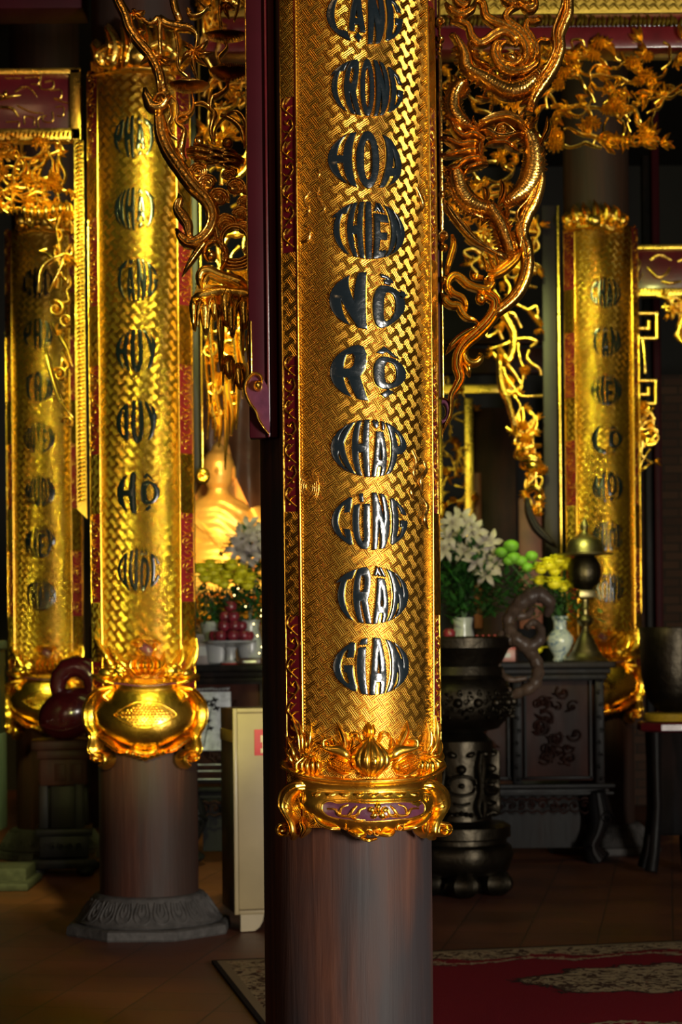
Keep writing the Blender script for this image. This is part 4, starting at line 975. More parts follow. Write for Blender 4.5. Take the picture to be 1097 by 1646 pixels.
for pts in ([(640,200,30),(620,270,52),(560,330,60),(490,375,56),(430,385,40)], [(600,250,20),(540,300,30),(470,350,30),(420,350,14)], [(320,350,20),(340,390,50),(400,400,40)], [(430,395,40),(455,430,60),(430,470,60),(370,470,60),(300,445,60),(250,400,60),(205,385,56),(170,420,50),(165,470,40),(200,520,30)],
            [(120,490,12),(145,545,50),(185,580,60),(235,585,60),(258,625,56),(290,665,46),(340,680,26),(388,712,4)], [(160,440,40),(200,500,44),(260,530,40),(285,580,34),(280,640,20)], [(195,110,20),(205,180,46),(185,260,50),(165,330,40),(160,380,20)]):
    strand(mb, bp, Dc(pts), H=.024, ridges=2, groove=.16)
for x_ in (405, 450, 495): strand(mb, bp, Dc([(x_+25,340,30),(x_,290,26),(x_-22,240,4)]), H=.026, base=.006, ridges=0)
spiral(mb, bp, 680+435/4.115, 350+415/4.115, 8, 1.1, 0, H=.026, w=7, base=.006)
boss(mb, bp, 680+140/4.115, 350+200/4.115, 7, 7, H=.022); boss(mb, bp, 680+140/4.115, 350+415/4.115, 6, 7, H=.022)
mb.build('wave_scroll', M_gold, rb)
mb = MB()
for pts in ([(385,500,50),(440,520,84),(478,560,76),(468,630,84),(420,700,92),(350,770,92),(285,830,84),(240,900,76),(230,980,74),(248,1060,66),(222,1120,56),(190,1180,44),(185,1240,34),(178,1310,32),(150,1370,26),(126,1440,4)],
            [(395,705,20),(300,760,46),(240,800,52),(190,850,40),(152,905,6)]):
    strand(mb, bp, Dc(pts), H=.024, ridges=3, groove=.22, K=13)
strand(mb, bp, Dc([(290,860,20),(280,920,50),(310,960,64),(360,955,60),(385,915,44),(370,895,16)]), H=.024, ridges=0)
strand(mb, bp, Dc([(260,950,20),(295,990,44),(305,1030,34),(312,1055,8)]), H=.02, ridges=1)
boss(mb, bp, 680+385/4.115, 350+535/4.115, 9, 11, H=.022)
mb.build('lower_stem', M_gold, rb)
mb = MB(); cx_, cy_ = 680+128/4.115, 350+1285/4.115
strand(mb, bp, [(cx_+math.cos(a)*9.5, cy_+math.sin(a)*16, 9) for a in [R(-95)+R(190)*i/9 for i in range(10)]], H=.016, base=.0, ridges=0, taper=False); mb.build('end_ring', M_purple, rb)
mb = MB()
strand(mb, bp, [(cx_+math.cos(a)*15, cy_+math.sin(a)*22.5, 3) for a in [R(-100)+R(190)*i/9 for i in range(10)]]+[(712, 705, 1)], H=.018, base=.0, ridges=0)
mb.build('end_ring_edge', M_gold, rb)
# ================================================================== openwork drapes, beams and brackets of the rows behind
def pt_in(poly, x, y):
    c = False
    for i in range(len(poly)):
        x1, y1 = poly[i]; x2, y2 = poly[i-1]
        if (y1 > y) != (y2 > y) and x < (x2-x1)*(y-y1)/(y2-y1)+x1: c = not c
    return c
def openwork(parent, D, poly, seed, nb, nl, nf, wpx=5.0, H=.03, mat_=None, fl_r=9.0, leafL=16):
    """carved branches, leaves and blossoms grown inside a region; branches form a connected net"""
    rnd = random.Random(seed); f = plane_map(D); mat_ = mat_ or M_goldb
    xs = [p[0] for p in poly]; ys = [p[1] for p in poly]
    def rp():
        while True:
            x, y = rnd.uniform(min(xs), max(xs)), rnd.uniform(min(ys), max(ys))
            if pt_in(poly, x, y): return x, y
    br, lf = MB(), MB(); nodes = []
    for i in range(nb):
        x, y = rnd.choice(nodes) if nodes and rnd.random() < .45 else rp(); a = rnd.uniform(0, 2*PI); pts = [(x, y, wpx)]
        for k in range(rnd.randint(4, 7)):
            a += rnd.uniform(-.9, .9); L = rnd.uniform(9, 17)*wpx/5
            nx, ny = x+math.cos(a)*L, y+math.sin(a)*L
            if not pt_in(poly, nx, ny): a += PI*.6; nx, ny = x+math.cos(a)*L, y+math.sin(a)*L
            if not pt_in(poly, nx, ny): break
            x, y = nx, ny; pts.append((x, y, wpx*rnd.uniform(.6, 1.2)))
        if len(pts) > 2:
            dz = rnd.uniform(0, .03); strand(br, f, pts, H=H, base=dz, back=dz-.012, ridges=0, K=6, step=5); nodes += [(p[0], p[1]) for p in pts]
    nodes = nodes or [rp()]
    for i in range(nl):
        x, y = rnd.choice(nodes) if rnd.random() < .8 else rp(); x += rnd.uniform(-5, 5); y += rnd.uniform(-5, 5); a = rnd.uniform(0, 2*PI); dz = rnd.uniform(.01, .05)
        for q in range(rnd.randint(3, 5)):
            aa = a+(q-2)*rnd.uniform(.4, .6); L = leafL*rnd.uniform(.6, 1.2)
            leaf(lf, f, x, y, x+math.cos(aa)*L, y+math.sin(aa)*L, L*.34, H=H*.8, base=dz, back=dz-.008, bend=rnd.uniform(-.2, .2))
    br.build('branches', mat_, parent); lf.build('leaves', mat_, parent)
    for i in range(nf):
        x, y = rnd.choice(nodes); fb_ = MB(); r = fl_r*rnd.uniform(.7, 1.1); dz = rnd.uniform(.02, .05)
        for ring, (k, cnt) in enumerate(((1.0, 11), (.66, 8), (.33, 5))):
            for q in range(cnt):
                a = 2*PI*q/cnt+ring*.3
                boss(fb_, f, x+math.cos(a)*r*k, y+math.sin(a)*r*k*.85, r*.34, r*.2, H=H*.6, base=dz+.012*ring, back=dz-.01, n=7, m=2, rot=a)
        boss(fb_, f, x, y, r*.22, r*.22, H=H, base=dz+.02, n=8, m=3)
        fb_.build('blossom', mat_, parent)
def pxbox(mb, x0, y0, x1, y1, D, th, bev=.004):
    """upright board between two photograph corners, straight in the world"""
    a, b_ = at((x0+x1)/2, y0, D), at((x0+x1)/2, y1, D); wx = (x1-x0)*D/FPX
    mb.box(((a.x+b_.x)/2, D+th/2, (a.z+b_.z)/2), (wx, th, a.z-b_.z), 0, bev)
DA, DR = 7.97, 10.9
# ---- beams over the aisle
bm_ = thing('aisle_beam', at(980, 60, DA), 'carved and gilded cross beam with dark red underside above the branch openwork', 'beam', None, 'thing')
mb = MB(); pxbox(mb, 330, 44, 1400, 78, DA-.02, .18); mb.build('red_rail', M_maroon, bm_)
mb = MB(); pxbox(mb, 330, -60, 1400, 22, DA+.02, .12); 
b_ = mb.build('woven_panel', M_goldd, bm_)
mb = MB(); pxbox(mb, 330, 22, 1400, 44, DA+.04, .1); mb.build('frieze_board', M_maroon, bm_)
mb = MB(); f_ = plane_map(DA+.03); rnd = random.Random(4)
for i in range(120):
    x = 560+i*7.2
    leaf(mb, f_, x, 42, x+rnd.uniform(-3, 3), 25+rnd.uniform(-2, 4), 6, H=.02, base=.01)
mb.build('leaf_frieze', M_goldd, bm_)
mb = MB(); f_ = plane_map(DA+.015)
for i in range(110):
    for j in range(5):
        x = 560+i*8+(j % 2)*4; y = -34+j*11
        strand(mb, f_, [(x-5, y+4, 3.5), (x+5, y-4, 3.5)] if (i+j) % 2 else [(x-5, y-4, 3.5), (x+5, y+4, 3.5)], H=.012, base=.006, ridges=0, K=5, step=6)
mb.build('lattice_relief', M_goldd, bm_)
bl = thing('aisle_beam', at(60, 5, DA), 'dark red beam crossing the upper left corner above the lintel board', 'beam', None, 'thing')
mb = MB(); pxbox(mb, -200, -40, 132, 14, DA+.02, .2); mb.build('beam_body', M_post, bl)

# ---- branch openwork hanging under the beam
ow = thing('openwork_drape', at(980, 80, DA), 'gilded openwork of branches, leaves and chrysanthemums hanging under the aisle beam', 'openwork carving', 'carved openwork drapes', 'thing')
openwork(ow, DA, [(845, 66), (1300, 66), (1300, 130), (1080, 165), (1060, 235), (990, 235), (930, 250), (850, 245)], 11, 80, 74, 24, 5.0, fl_r=11, leafL=24)
ow = thing('openwork_drape', at(780, 300, DA), 'gilded openwork foliage seen through the dragon bracket', 'openwork carving', 'carved openwork drapes', 'thing')
openwork(ow, DA+.05, [(700, 66), (862, 66), (862, 240), (850, 300), (800, 350), (805, 420), (740, 410), (715, 330), (700, 200)], 12, 50, 44, 14, 6, fl_r=10, leafL=20)

# ---- side post and bracket of the second pillar
def bracket_post(label, x0, x1, y0, y1, D, edge_x, matl, batten):
    t = thing('side_board', at((x0+x1)/2, y1, D), label, 'board', None, 'thing')
    mb = MB(); pxbox(mb, x0, y0, x1, y1, D, .05); mb.build('plank', matl, t)
    mb = MB(); pxbox(mb, edge_x, y0, edge_x+3.6, y1, D-.03, .04); mb.build('batten', batten, t)
    return t
bracket_post('plum-grey side board of the pillar with the lotus base, ending in a gilt knob', 303, 318, -40, 770, DA, 320, M_greywood, M_gold)
cb = thing('carved_bracket', at(350, 400, DA), 'yellow-lit gilded bracket beside the dark red board, with a round knob at its foot', 'carved bracket', None, 'thing')
openwork(cb, DA-.02, [(322, -30), (408, -30), (408, 420), (398, 640), (372, 740), (345, 700), (326, 600)], 21, 44, 38, 9, 7, fl_r=11, leafL=22)
mb = MB(); f_ = plane_map(DA-.03)
for (x, y0, y1, w_) in ((342, 470, 690, 12), (362, 500, 755, 12), (380, 480, 690, 13), (352, 600, 720, 10), (334, 540, 705, 8), (372, 600, 700, 11), (390, 520, 640, 9), (346, 640, 708, 12)):
    strand(mb, f_, [(x, y0, w_*.5), (x-3, y0+(y1-y0)*.3, w_), (x+3, y0+(y1-y0)*.65, w_*.8), (x, y1, 2)], H=.05, base=.02, ridges=0)
for (cx, cy, r) in ((338, 565, 14), (372, 560, 16), (345, 625, 14), (378, 640, 12), (350, 668, 10)):
    spiral(mb, f_, cx, cy, r, 1.2, cx, H=.04, base=.03, w=r*.6)
mb.build('dripping_rock', M_goldb, cb)
mb = MB(); f_ = plane_map(DA-.05)
boss(mb, f_, 326, 765, 12, 14, H=.02); spiral(mb, f_, 326, 765, 10, 1.3, 0, H=.025, base=.01, w=5, ridges=0); mb.build('round_knob', M_gold, cb)
# ---- left: lintel board with scaly edge strip and openwork, in the row of the second pillar
lt = thing('lintel_board', at(60, 170, DA), 'dark red lintel panel with gilded frame and key scrolls in the upper left', 'lintel board', None, 'thing')
mb = MB(); pxbox(mb, -260, 118, 112, 208, DA-.01, .05); mb.build('panel', M_maroon, lt)
mb = MB(); pxbox(mb, -260, 110, 130, 120, DA-.03, .08); pxbox(mb, 112, 110, 130, 225, DA-.03, .08); pxbox(mb, -260, 207, 130, 226, DA-.03, .08); mb.build('frame', M_goldb, lt)
mb = MB(); f_ = plane_map(DA-.03)
for i in range(52): boss(mb, f_, 116-i*7, 216, 2.4, 5, H=.012, base=0, n=8, m=2, rot=.3)
mb.build('beading', M_gold, lt)
mb = MB(); f_ = plane_map(DA-.012)
for pts in ([(40,125),(62,125),(62,135),(50,135)], [(66,122),(66,142),(85,142),(85,130),(72,132)], [(80,145),(98,145),(98,158),(86,158)], [(88,160),(110,166)], [(85,180),(85,195),(70,195),(70,185)], [(90,172),(102,172),(102,186),(92,186)], [(40,200),(40,188),(55,190),(55,202)], [(62,205),(62,190),(75,186)], [(8,126),(34,126)], [(10,196),(30,196),(30,204)]):
    strand(mb, f_, [(x, y, 2.6) for x, y in pts], H=.012, ridges=0, K=5, taper=False)
for pts in ([(24,148,3),(36,141,4),(48,142,3),(60,156,2)], [(0,172,5),(20,175,6),(30,188,3)], [(28,170,3),(50,180,3),(70,182,1)], [(0,160,5),(16,156,6),(34,153,2)], [(-30,150,4),(-14,142,5),(4,155,5),(10,145,3)], [(-90,170,5),(-60,150,5),(-40,175,5),(-10,180,4)]):
    strand(mb, f_, pts, H=.018, ridges=0)
boss(mb, f_, 10, 152, 4, 6, H=.02); mb.build('key_scroll', M_goldb, lt)
st_ = thing('scaly_strip', at(128, 830, DA), 'tall gilded strip of carved scales with a pointed foot beside the QUỐC board', 'carved strip', None, 'thing')
mb = MB(); f_ = plane_map(DA-.03)
poly_plate(mb, f_, [(119, 226), (134, 226), (139.5, 800), (140, 834), (124, 818), (121, 600)], -.02, .0)
for i in range(88):
    y = 230+i*6.6; x = 126.5+(y-226)*.0085
    strand(mb, f_, [(x-6, y+3, 3), (x, y-1, 6.4), (x+6.5, y-2, 5)], H=.018, base=-.002, ridges=0, K=5, step=4)
mb.build('scales', M_goldb, st_)
ow = thing('openwork_drape', at(60, 230, DA), 'gilded openwork under the key-scroll lintel, hanging before the far left board', 'openwork carving', 'carved openwork drapes', 'thing')
openwork(ow, DA, [(-60, 226), (118, 226), (118, 360), (118, 560), (112, 720), (102, 640), (84, 500), (66, 420), (40, 352), (-60, 330)], 31, 62, 34, 12, 5.5, fl_r=9, leafL=17)
mb = MB(); f_ = plane_map(DA-.02)
for i in range(7): boss(mb, f_, 42+i*11.5, 341+math.sin(i*.9)*3, 7.5, 13, H=.05, base=.01)
for (x, y, r) in ((98, 603, 12), (110, 680, 10), (92, 498, 14), (108, 515, 10)): spiral(mb, f_, x, y, r, 1.4, x, H=.03, base=.02, w=r*.4)
for pts in ([(62, 470, 4), (70, 430, 6), (104, 408, 4)], [(80, 470, 3), (100, 430, 6), (106, 406, 3)], [(74, 560, 4), (80, 590, 7), (96, 640, 4), (118, 672, 3)], [(84, 520, 4), (108, 560, 5), (117, 590, 3)]): strand(mb, f_, pts, H=.03, base=.01, ridges=0)
mb.build('bead_garland', M_goldb, ow)

# ---- right: side board and bracket left of the CHÂU board
bracket_post('blue-black side board beside the bird bracket, left of the CHÂU board', 874, 896, 330, 960, DR-.05, 899, M_greywood, M_goldb)
cb = thing('carved_bracket', at(840, 500, DR), 'gilded bracket thick with birds and twigs hung left of the CHÂU board', 'carved bracket', None, 'thing')
openwork(cb, DR-.1, [(738, 395), (800, 340), (868, 335), (872, 600), (872, 850), (850, 830), (832, 740), (812, 690), (790, 600), (770, 480)], 41, 60, 60, 9, 5.5, fl_r=9, leafL=15, mat_=M_goldb)
mb = MB(); f_ = plane_map(DR-.14)
for pts in ([(800, 480, 8), (812, 510, 14), (826, 540, 12), (818, 580, 10), (802, 560, 8)], [(802, 570, 8), (806, 620, 12), (818, 650, 10), (830, 700, 8)], [(830, 730, 8), (850, 720, 10), (870, 716, 6)], [(836, 740, 10), (856, 738, 18), (872, 750, 8)], [(846, 790, 8), (862, 784, 14), (874, 800, 6)], [(850, 500, 6), (864, 515, 10), (872, 525, 6)]):
    strand(mb, f_, pts, H=.05, base=.02, ridges=1)
boss(mb, f_, 857, 748, 14, 10, H=.05); boss(mb, f_, 868, 800, 10, 8, H=.04)
mb.build('bird', M_goldb, cb)
mb = MB(); strand(mb, f_, [(848, 800, 6), (850, 822, 13), (862, 848, 15), (882, 868, 12), (896, 880, 3)], H=.04, base=.01, ridges=1); mb.build('grey_scroll', M_greywood, cb)
# ---- right lintel and fret bracket
lt = thing('lintel_board', at(1060, 430, DR), 'dark red lintel panel with gilded vines at the upper right', 'lintel board', None, 'thing')
mb = MB(); pxbox(mb, 1004, 398, 1330, 466, DR-.01, .06); mb.build('panel', M_maroon, lt)
mb = MB(); pxbox(mb, 1000, 392, 1330, 399, DR-.03, .09); pxbox(mb, 1006, 462, 1330, 474, DR-.03, .09); mb.build('frame', M_goldb, lt)
mb = MB(); f_ = plane_map(DR-.012); rnd = random.Random(8)
for pts in ([(1046, 418, 5), (1060, 410, 6), (1080, 418, 4)], [(1042, 430, 5), (1058, 446, 6), (1072, 440, 5), (1078, 430, 4)], [(1064, 452, 5), (1078, 455, 6), (1096, 452, 4)], [(1010, 420, 2), (1020, 412, 3), (1030, 424, 3), (1022, 440, 3)], [(1012, 450, 2), (1026, 452, 3), (1034, 440, 2)], [(1090, 420, 4), (1110, 414, 5), (1120, 430, 4)]):
    strand(mb, f_, pts, H=.02, ridges=0)
for i in range(46): boss(mb, f_, 1010+i*6, 468, 1.8, 4, H=.01, base=.018, n=7, m=2)
mb.build('vine_scroll', M_goldb, lt)
fb2 = thing('carved_bracket', at(1030, 640, DR), 'gilded bracket of square key frets hung right of the CHÂU board', 'carved bracket', None, 'thing')
mb = MB(); f_ = plane_map(DR-.03)
def fret(x0, y0, k=1.0):
    P = [(0, 0), (46, 0), (46, 68), (0, 68), (0, 42), (0, 68)]
    strand(mb, f_, [(x0, y0, 7), (x0, y0+66*k, 7)], H=.02, ridges=0, taper=False)
    for seg in ([(x0, y0+66*k), (x0+46*k, y0+66*k)], [(x0+46*k, y0+66*k), (x0+46*k, y0+26*k)], [(x0+48*k, y0+26*k), (x0+12*k, y0+26*k)], [(x0+14*k, y0+26*k), (x0+14*k, y0+52*k)], [(x0+12*k, y0+50*k), (x0+34*k, y0+50*k)], [(x0+33*k, y0+52*k), (x0+33*k, y0+38*k)]):
        strand(mb, f_, [seg[0]+(7*k,), seg[1]+(7*k,)], H=.02, ridges=0, taper=False)
fret(1010, 478); fret(1012, 588, .92)
strand(mb, f_, [(1068, 478, 7), (1090, 480, 6), (1100, 500, 6), (1090, 540, 6), (1100, 552, 4)], H=.02, ridges=0)
strand(mb, f_, [(1034, 545, 7), (1038, 600, 7)], H=.02, ridges=0)
mb.build('key_fret', M_goldb, fb2)
openwork(fb2, DR-.02, [(1008, 650), (1056, 650), (1060, 700), (1046, 760), (1034, 860), (1018, 850), (1010, 760)], 52, 16, 10, 3, 5, leafL=12, fl_r=7)
openwork(fb2, DR-.02, [(1010, 476), (1200, 476), (1200, 540), (1090, 560), (1070, 500), (1020, 500)], 53, 16, 12, 3, 5, leafL=12, fl_r=7)

# ---- crests and feet of the rear boards
def crest(t, b, cx, y0, wpx, hpx, D):
    f = lambda x, y, h: b.px(x, y, h); mb = MB()
    for q, (dx, h_) in enumerate(((-.42, .55), (-.3, .8), (-.16, .9), (0, 1.0), (.16, .9), (.3, .8), (.42, .55))):
        leaf(mb, f, cx+dx*wpx*.9, y0, cx+dx*wpx*1.05, y0-hpx*h_, wpx*.16, H=.05, base=.004)
    for q in (-1, 1):
        spiral(mb, f, cx+q*wpx*.26, y0-hpx*.18, wpx*.14, 1.2, q, H=.05, base=.01, d=q)
        strand(mb, f, [(cx+q*wpx*.05, y0-hpx*.3, wpx*.08), (cx+q*wpx*.2, y0-hpx*.45, wpx*.1), (cx+q*wpx*.34, y0-hpx*.3, wpx*.1), (cx+q*wpx*.44, y0-hpx*.02, wpx*.08)], H=.04, base=.01)
    boss(mb, f, cx, y0-hpx*.25, wpx*.16, wpx*.14, H=.06)
    strand(mb, f, [(cx-wpx*.48, y0+4, 6), (cx, y0-4, 8), (cx+wpx*.48, y0+4, 6)], H=.04)
    mb.build('crest', M_goldb, t)
crest(bd2, B2, 222, 118, 150, 100, DA); crest(bd3, B3, 72, 372, 96, 60, DR); crest(bd4, B4, 955, 368, 100, 48, DR)
def vase_foot(t, b, k, cx, y0, net=True, part=None):
    """round vase on curled legs with fruit on top, as at the foot of the rear boards; k = pixels per unit"""
    f = lambda x, y, h: b.px(cx+x*k, y0+y*k, h); hs = 1.0
    mb = MB(); rows = []
    for (y, hw, H) in ((-46, 50, .03), (-40, 54, .045), (-34, 48, .03), (-28, 46, .028), (-22, 56, .04), (-8, 66, .06), (10, 74, .075), (28, 70, .078), (44, 58, .07), (56, 42, .052), (66, 24, .03)):
        rows.append((y, -hw, hw, H, 4))
    relief_rows(mb, f, rows, n=28); v = mb.build('vase', M_gold, t)
    if net:
        mb = MB()
        def vh(x, y):
            j = 0
            while j < len(rows)-2 and rows[j+1][0] < y: j += 1
            a, c = rows[j], rows[j+1]; u = max(0, min(1, (y-a[0])/(c[0]-a[0]))); H = a[3]+(c[3]-a[3])*u; hw = a[2]+(c[2]-a[2])*u
            return H*(max(0, 1-(x/hw)**2)**.35*.85+.15)
        g = lambda x, y, h: f(x, y, h+vh(x, y)-.001)
        for i in range(-8, 9):
            for j in range(-4, 5):
                x, y = i*4.3+(j % 2)*2.1, 10+j*3.9
                if abs(x)/36+abs(y-10)/22 < 1: boss(mb, g, x, y, 2.2, 2.0, H=.006, n=6, m=2)
        strand(mb, g, [(-40, 10, 3), (-24, -4, 3), (-8, -11, 3), (10, -11, 3), (26, -4, 3), (40, 10, 3), (26, 22, 3), (8, 30, 3), (-8, 30, 3), (-26, 22, 3), (-40, 10, 3)], H=.010, ridges=0, taper=False)
        mb.build('net_pattern', M_gold, v)
    mb = MB()
    for sg in (-1, 1):
        strand(mb, f, [(sg*48, -34, 8), (sg*66, -26, 14), (sg*78, -4, 15), (sg*78, 24, 14), (sg*70, 44, 14), (sg*72, 66, 14), (sg*66, 82, 12)], H=.06, ridges=2)
        spiral(mb, f, sg*66, 80, 15, 1.2, PI/2, H=.06, w=10, d=sg, base=.0)
        strand(mb, f, [(sg*70, 40, 8), (sg*52, 52, 12), (sg*36, 66, 12), (sg*22, 70, 8)], H=.06, base=.01, ridges=2)
        strand(mb, f, [(sg*46, -38, 6), (sg*62, -44, 10), (sg*76, -52, 8), (sg*84, -44, 4)], H=.04)
        strand(mb, f, [(sg*50, -30, 5), (sg*56, -20, 9), (sg*50, -8, 6)], H=.03, base=.03)
    for q in range(-3, 4): boss(mb, f, q*8.5, 74+5-abs(q)*3, 6.5, 7, H=.05)
    strand(mb, f, [(-26, 70, 5), (-18, 66, 8), (0, 72, 8), (18, 66, 8), (26, 70, 5)], H=.05, base=.01)
    mb.build('leg_scroll', M_gold, v)
    mb = MB()
    for sg in (-1, 1):
        for (x0, y0_, x1, y1, w_) in ((20, -50, 52, -84, 12), (30, -50, 66, -70, 10), (10, -52, 30, -92, 10), (40, -48, 76, -96, 7), (48, -46, 80, -112, 6), (34, -52, 58, -100, 7)):
            leaf(mb, f, sg*x0, y0_, sg*x1, y1, w_, H=.04, base=.004)
        boss(mb, f, sg*38, -60, 15, 13, H=.05); boss(mb, f, sg*60, -56, 12, 10, H=.04)
        for a in range(6): boss(mb, f, sg*38+math.cos(a)*9, -60+math.sin(a)*8, 4, 4, H=.02, base=.035, n=6, m=2)
    mb.build('leaves', M_goldb, t)
    mb = MB()
    for q in (-2, -1, 0, 1, 2): strand(mb, f, [(q*3, -84, 4), (q*8.5, -76, 10), (q*9, -64, 11), (q*6, -53, 6)], H=.065, base=.004, ridges=0)
    strand(mb, f, [(-24, -104, 4), (-14, -110, 7), (0, -112, 8), (14, -110, 7), (24, -104, 4)], H=.05); strand(mb, f, [(-14, -104, 6), (-14, -92, 7), (-8, -84, 5)], H=.045); strand(mb, f, [(14, -104, 6), (14, -92, 7), (8, -84, 5)], H=.045)
    mb.build('gourd', M_gold, t)
    mb = MB(); strand(mb, f, [(-6, -100, 14), (6, -90, 16), (0, -86, 10)], H=.03, ridges=0); strand(mb, f, [(-44, -40, 3), (0, -35.5, 4), (44, -40, 3)], H=.02, base=.03, ridges=0)
    mb.build('plum_ground', M_purple, t)
vase_foot(bd2, B2, 1.0, 234, 1138)
vase_foot(bd3, B3, .72, 74, 1118)
vase_foot(bd4, B4, .72, 968, 1092, net=False)
# ================================================================== altar, statue, offerings and furniture
def carved_panel(mb, x0, z0, x1, z1, y, n=14, seed=1, r=.03, H=.008):
    """low relief scrollwork on an upright panel facing the viewer"""
    rnd = random.Random(seed)
    f = lambda u, v, h: Vector((u/1000, y-h, v/1000))
    for i in range(n):
        u, v = rnd.uniform(x0+r, x1-r)*1000, rnd.uniform(z0+r*.8, z1-r*.8)*1000; rr = r*1000*rnd.uniform(.5, .95)
        spiral(mb, f, u, v, rr, rnd.uniform(.9, 1.4), rnd.uniform(0, 6), w=rr*.35, d=rnd.choice((-1, 1)), H=H, back=-.002, ridges=0)
        leaf(mb, f, u, v, u+rnd.uniform(-1, 1)*rr*1.6, v+rnd.uniform(-1, 1)*rr, rr*.5, H=H, back=-.002)
YA = 10.2
AX0, AX1, AZ = -.93, 1.50, 1.108
al = thing('altar_table', (.28, YA+.35, 0), 'long black altar table with carved apron, carrying flowers, fruit and lamp', 'altar table', None, 'thing')
mb = MB(); mb.box(((AX0+AX1)/2, YA+.20, AZ-.018), (AX1-AX0, .46, .036), 0, .006); mb.box(((AX0+AX1)/2, YA+.21, AZ-.052), (AX1-AX0-.05, .40, .03), 0, .004); mb.box(((AX0+AX1)/2, YA+.21, AZ-.085), (AX1-AX0-.09, .38, .03), 0, .004)
mb.build('tabletop', M_ebony, al)
mb = MB(); mb.box(((AX0+AX1)/2, YA+.02, AZ-.013), (AX1-AX0-.01, .012, .010)); 
mb = MB(); mb.box(((AX0+AX1)/2, YA+.26, .76), (AX1-AX0-.14, .30, .62), 0, .004); body = mb.build('body', M_rosewood, al)
xs = [AX0+.08+i*(AX1-AX0-.16)/5 for i in range(6)]
for i in range(6):
    mb = MB(); x = xs[i]; mb.box((x, YA+.085, .74), (.05, .05, .66), 0, .005)
    f = lambda u, v, h, x=x: Vector((x+u/1000, YA+.06-h, v/1000))
    for k in range(9): spiral(mb, f, (-1)**k*6, 460+k*68, 15, 1.1, k, w=6, H=.012, ridges=0)
    mb.build('carved_post', M_ebony, al)
for i in range(5):
    x0, x1 = xs[i]+.035, xs[i+1]-.035
    mb = MB()
    for (a, b_, c, d) in ((x0, x1, 1.0, 1.015), (x0, x1, .46, .475)): mb.box(((a+b_)/2, YA+.09, (c+d)/2), (b_-a, .02, d-c), 0, .002)
    mb.box((x0+.012, YA+.09, .74), (.012, .02, .55)); mb.box((x1-.012, YA+.09, .74), (.012, .02, .55))
    fr = mb.build('panel_frame', M_ebony, al)
    mb = MB(); carved_panel(mb, x0+.03, .50, x1-.03, .98, YA+.10, 26, i+3, .05, .014); mb.build('panel_carving', M_rosewood, al)
# the inlaid picture panel left of the cream cabinet
mb = MB(); mb.box((-.72, YA+.075, .80), (.22, .01, .32), 0, .002); pp = mb.build('inlaid_panel', M_nacre, al)
mb = MB(); f = lambda u, v, h: Vector((u/1000, YA+.068-h, v/1000))
for (x, z) in ((-745, 905), (-715, 890), (-700, 915), (-760, 860), (-690, 870), (-740, 800), (-725, 760)):
    for a in range(4): leaf(mb, f, x, z, x+math.cos(a*1.7)*24, z+math.sin(a*1.7)*18, 12, H=.004)
strand(mb, f, [(-760, 660, 6), (-745, 740, 6), (-728, 820, 5), (-712, 900, 4)], H=.004, ridges=0); mb.build('inlay', M_ebony, pp)
mb = MB(); f = lambda u, v, h: Vector((u/1000, YA+.066-h, v/1000))
for i in range(14): spiral(mb, f, -830+i*16, 975, 8, 1.1, i, w=3, H=.005, ridges=0)
for z_ in (640, 560, 525, 480): strand(mb, f, [(-840, z_, 5), (-620, z_, 5)], H=.005, ridges=0)
mb.build('pearl_trim', M_nacre, al)
mb = MB(); mb.box(((AX0+AX1)/2, YA+.05, .425), (AX1-AX0+.0, .05, .025), 0, .006); mb.box(((AX0+AX1)/2, YA+.09, .39), (AX1-AX0-.06, .05, .04), 0, .006)
mb.box(((AX0+AX1)/2, YA+.05, .385), (AX1-AX0-.02, .02, .012)); rl = mb.build('lower_rail', M_ebony, al)
mb = MB(); f = lambda u, v, h: Vector((u/1000, YA+.07-h, v/1000))
n = 40
for i in range(n):
    u = (AX0+.05)*1000+i*(AX1-AX0-.1)*1000/n
    spiral(mb, f, u, 318+6*math.sin(i), 26, 1.2, i*1.3, w=10, d=(-1)**i, H=.012, ridges=0)
    strand(mb, f, [(u-30, 345, 10), (u, 358, 14), (u+30, 345, 10)], H=.010, ridges=1)
    strand(mb, f, [(u-28, 290, 6), (u, 272+8*(i % 2), 10), (u+28, 290, 6)], H=.012, ridges=0)
mb.build('apron', M_rosewood, al)
for x in (AX0+.1, .1, AX1-.1):
    mb = MB()
    f = lambda u, v, h, x=x: Vector((x+u/1000, YA+.06-h, v/1000))
    strand(mb, f, [(0, 400, 90), (10, 330, 120), (20, 250, 120), (0, 170, 90), (-30, 100, 80), (-10, 40, 120), (20, 6, 130)], H=.05, back=-.10, ridges=2)
    spiral(mb, f, 45, 250, 40, 1.2, 0, w=18, H=.06, ridges=0); spiral(mb, f, -50, 90, 34, 1.2, 1, w=16, H=.06, ridges=0)
    mb.build('leg', M_ebony, al)
mb = MB(); mb.box(((AX0+AX1)/2, YA+.3, .22), (AX1-AX0-.3, .2, .3)); mb.build('back_board', M_ebony, al)

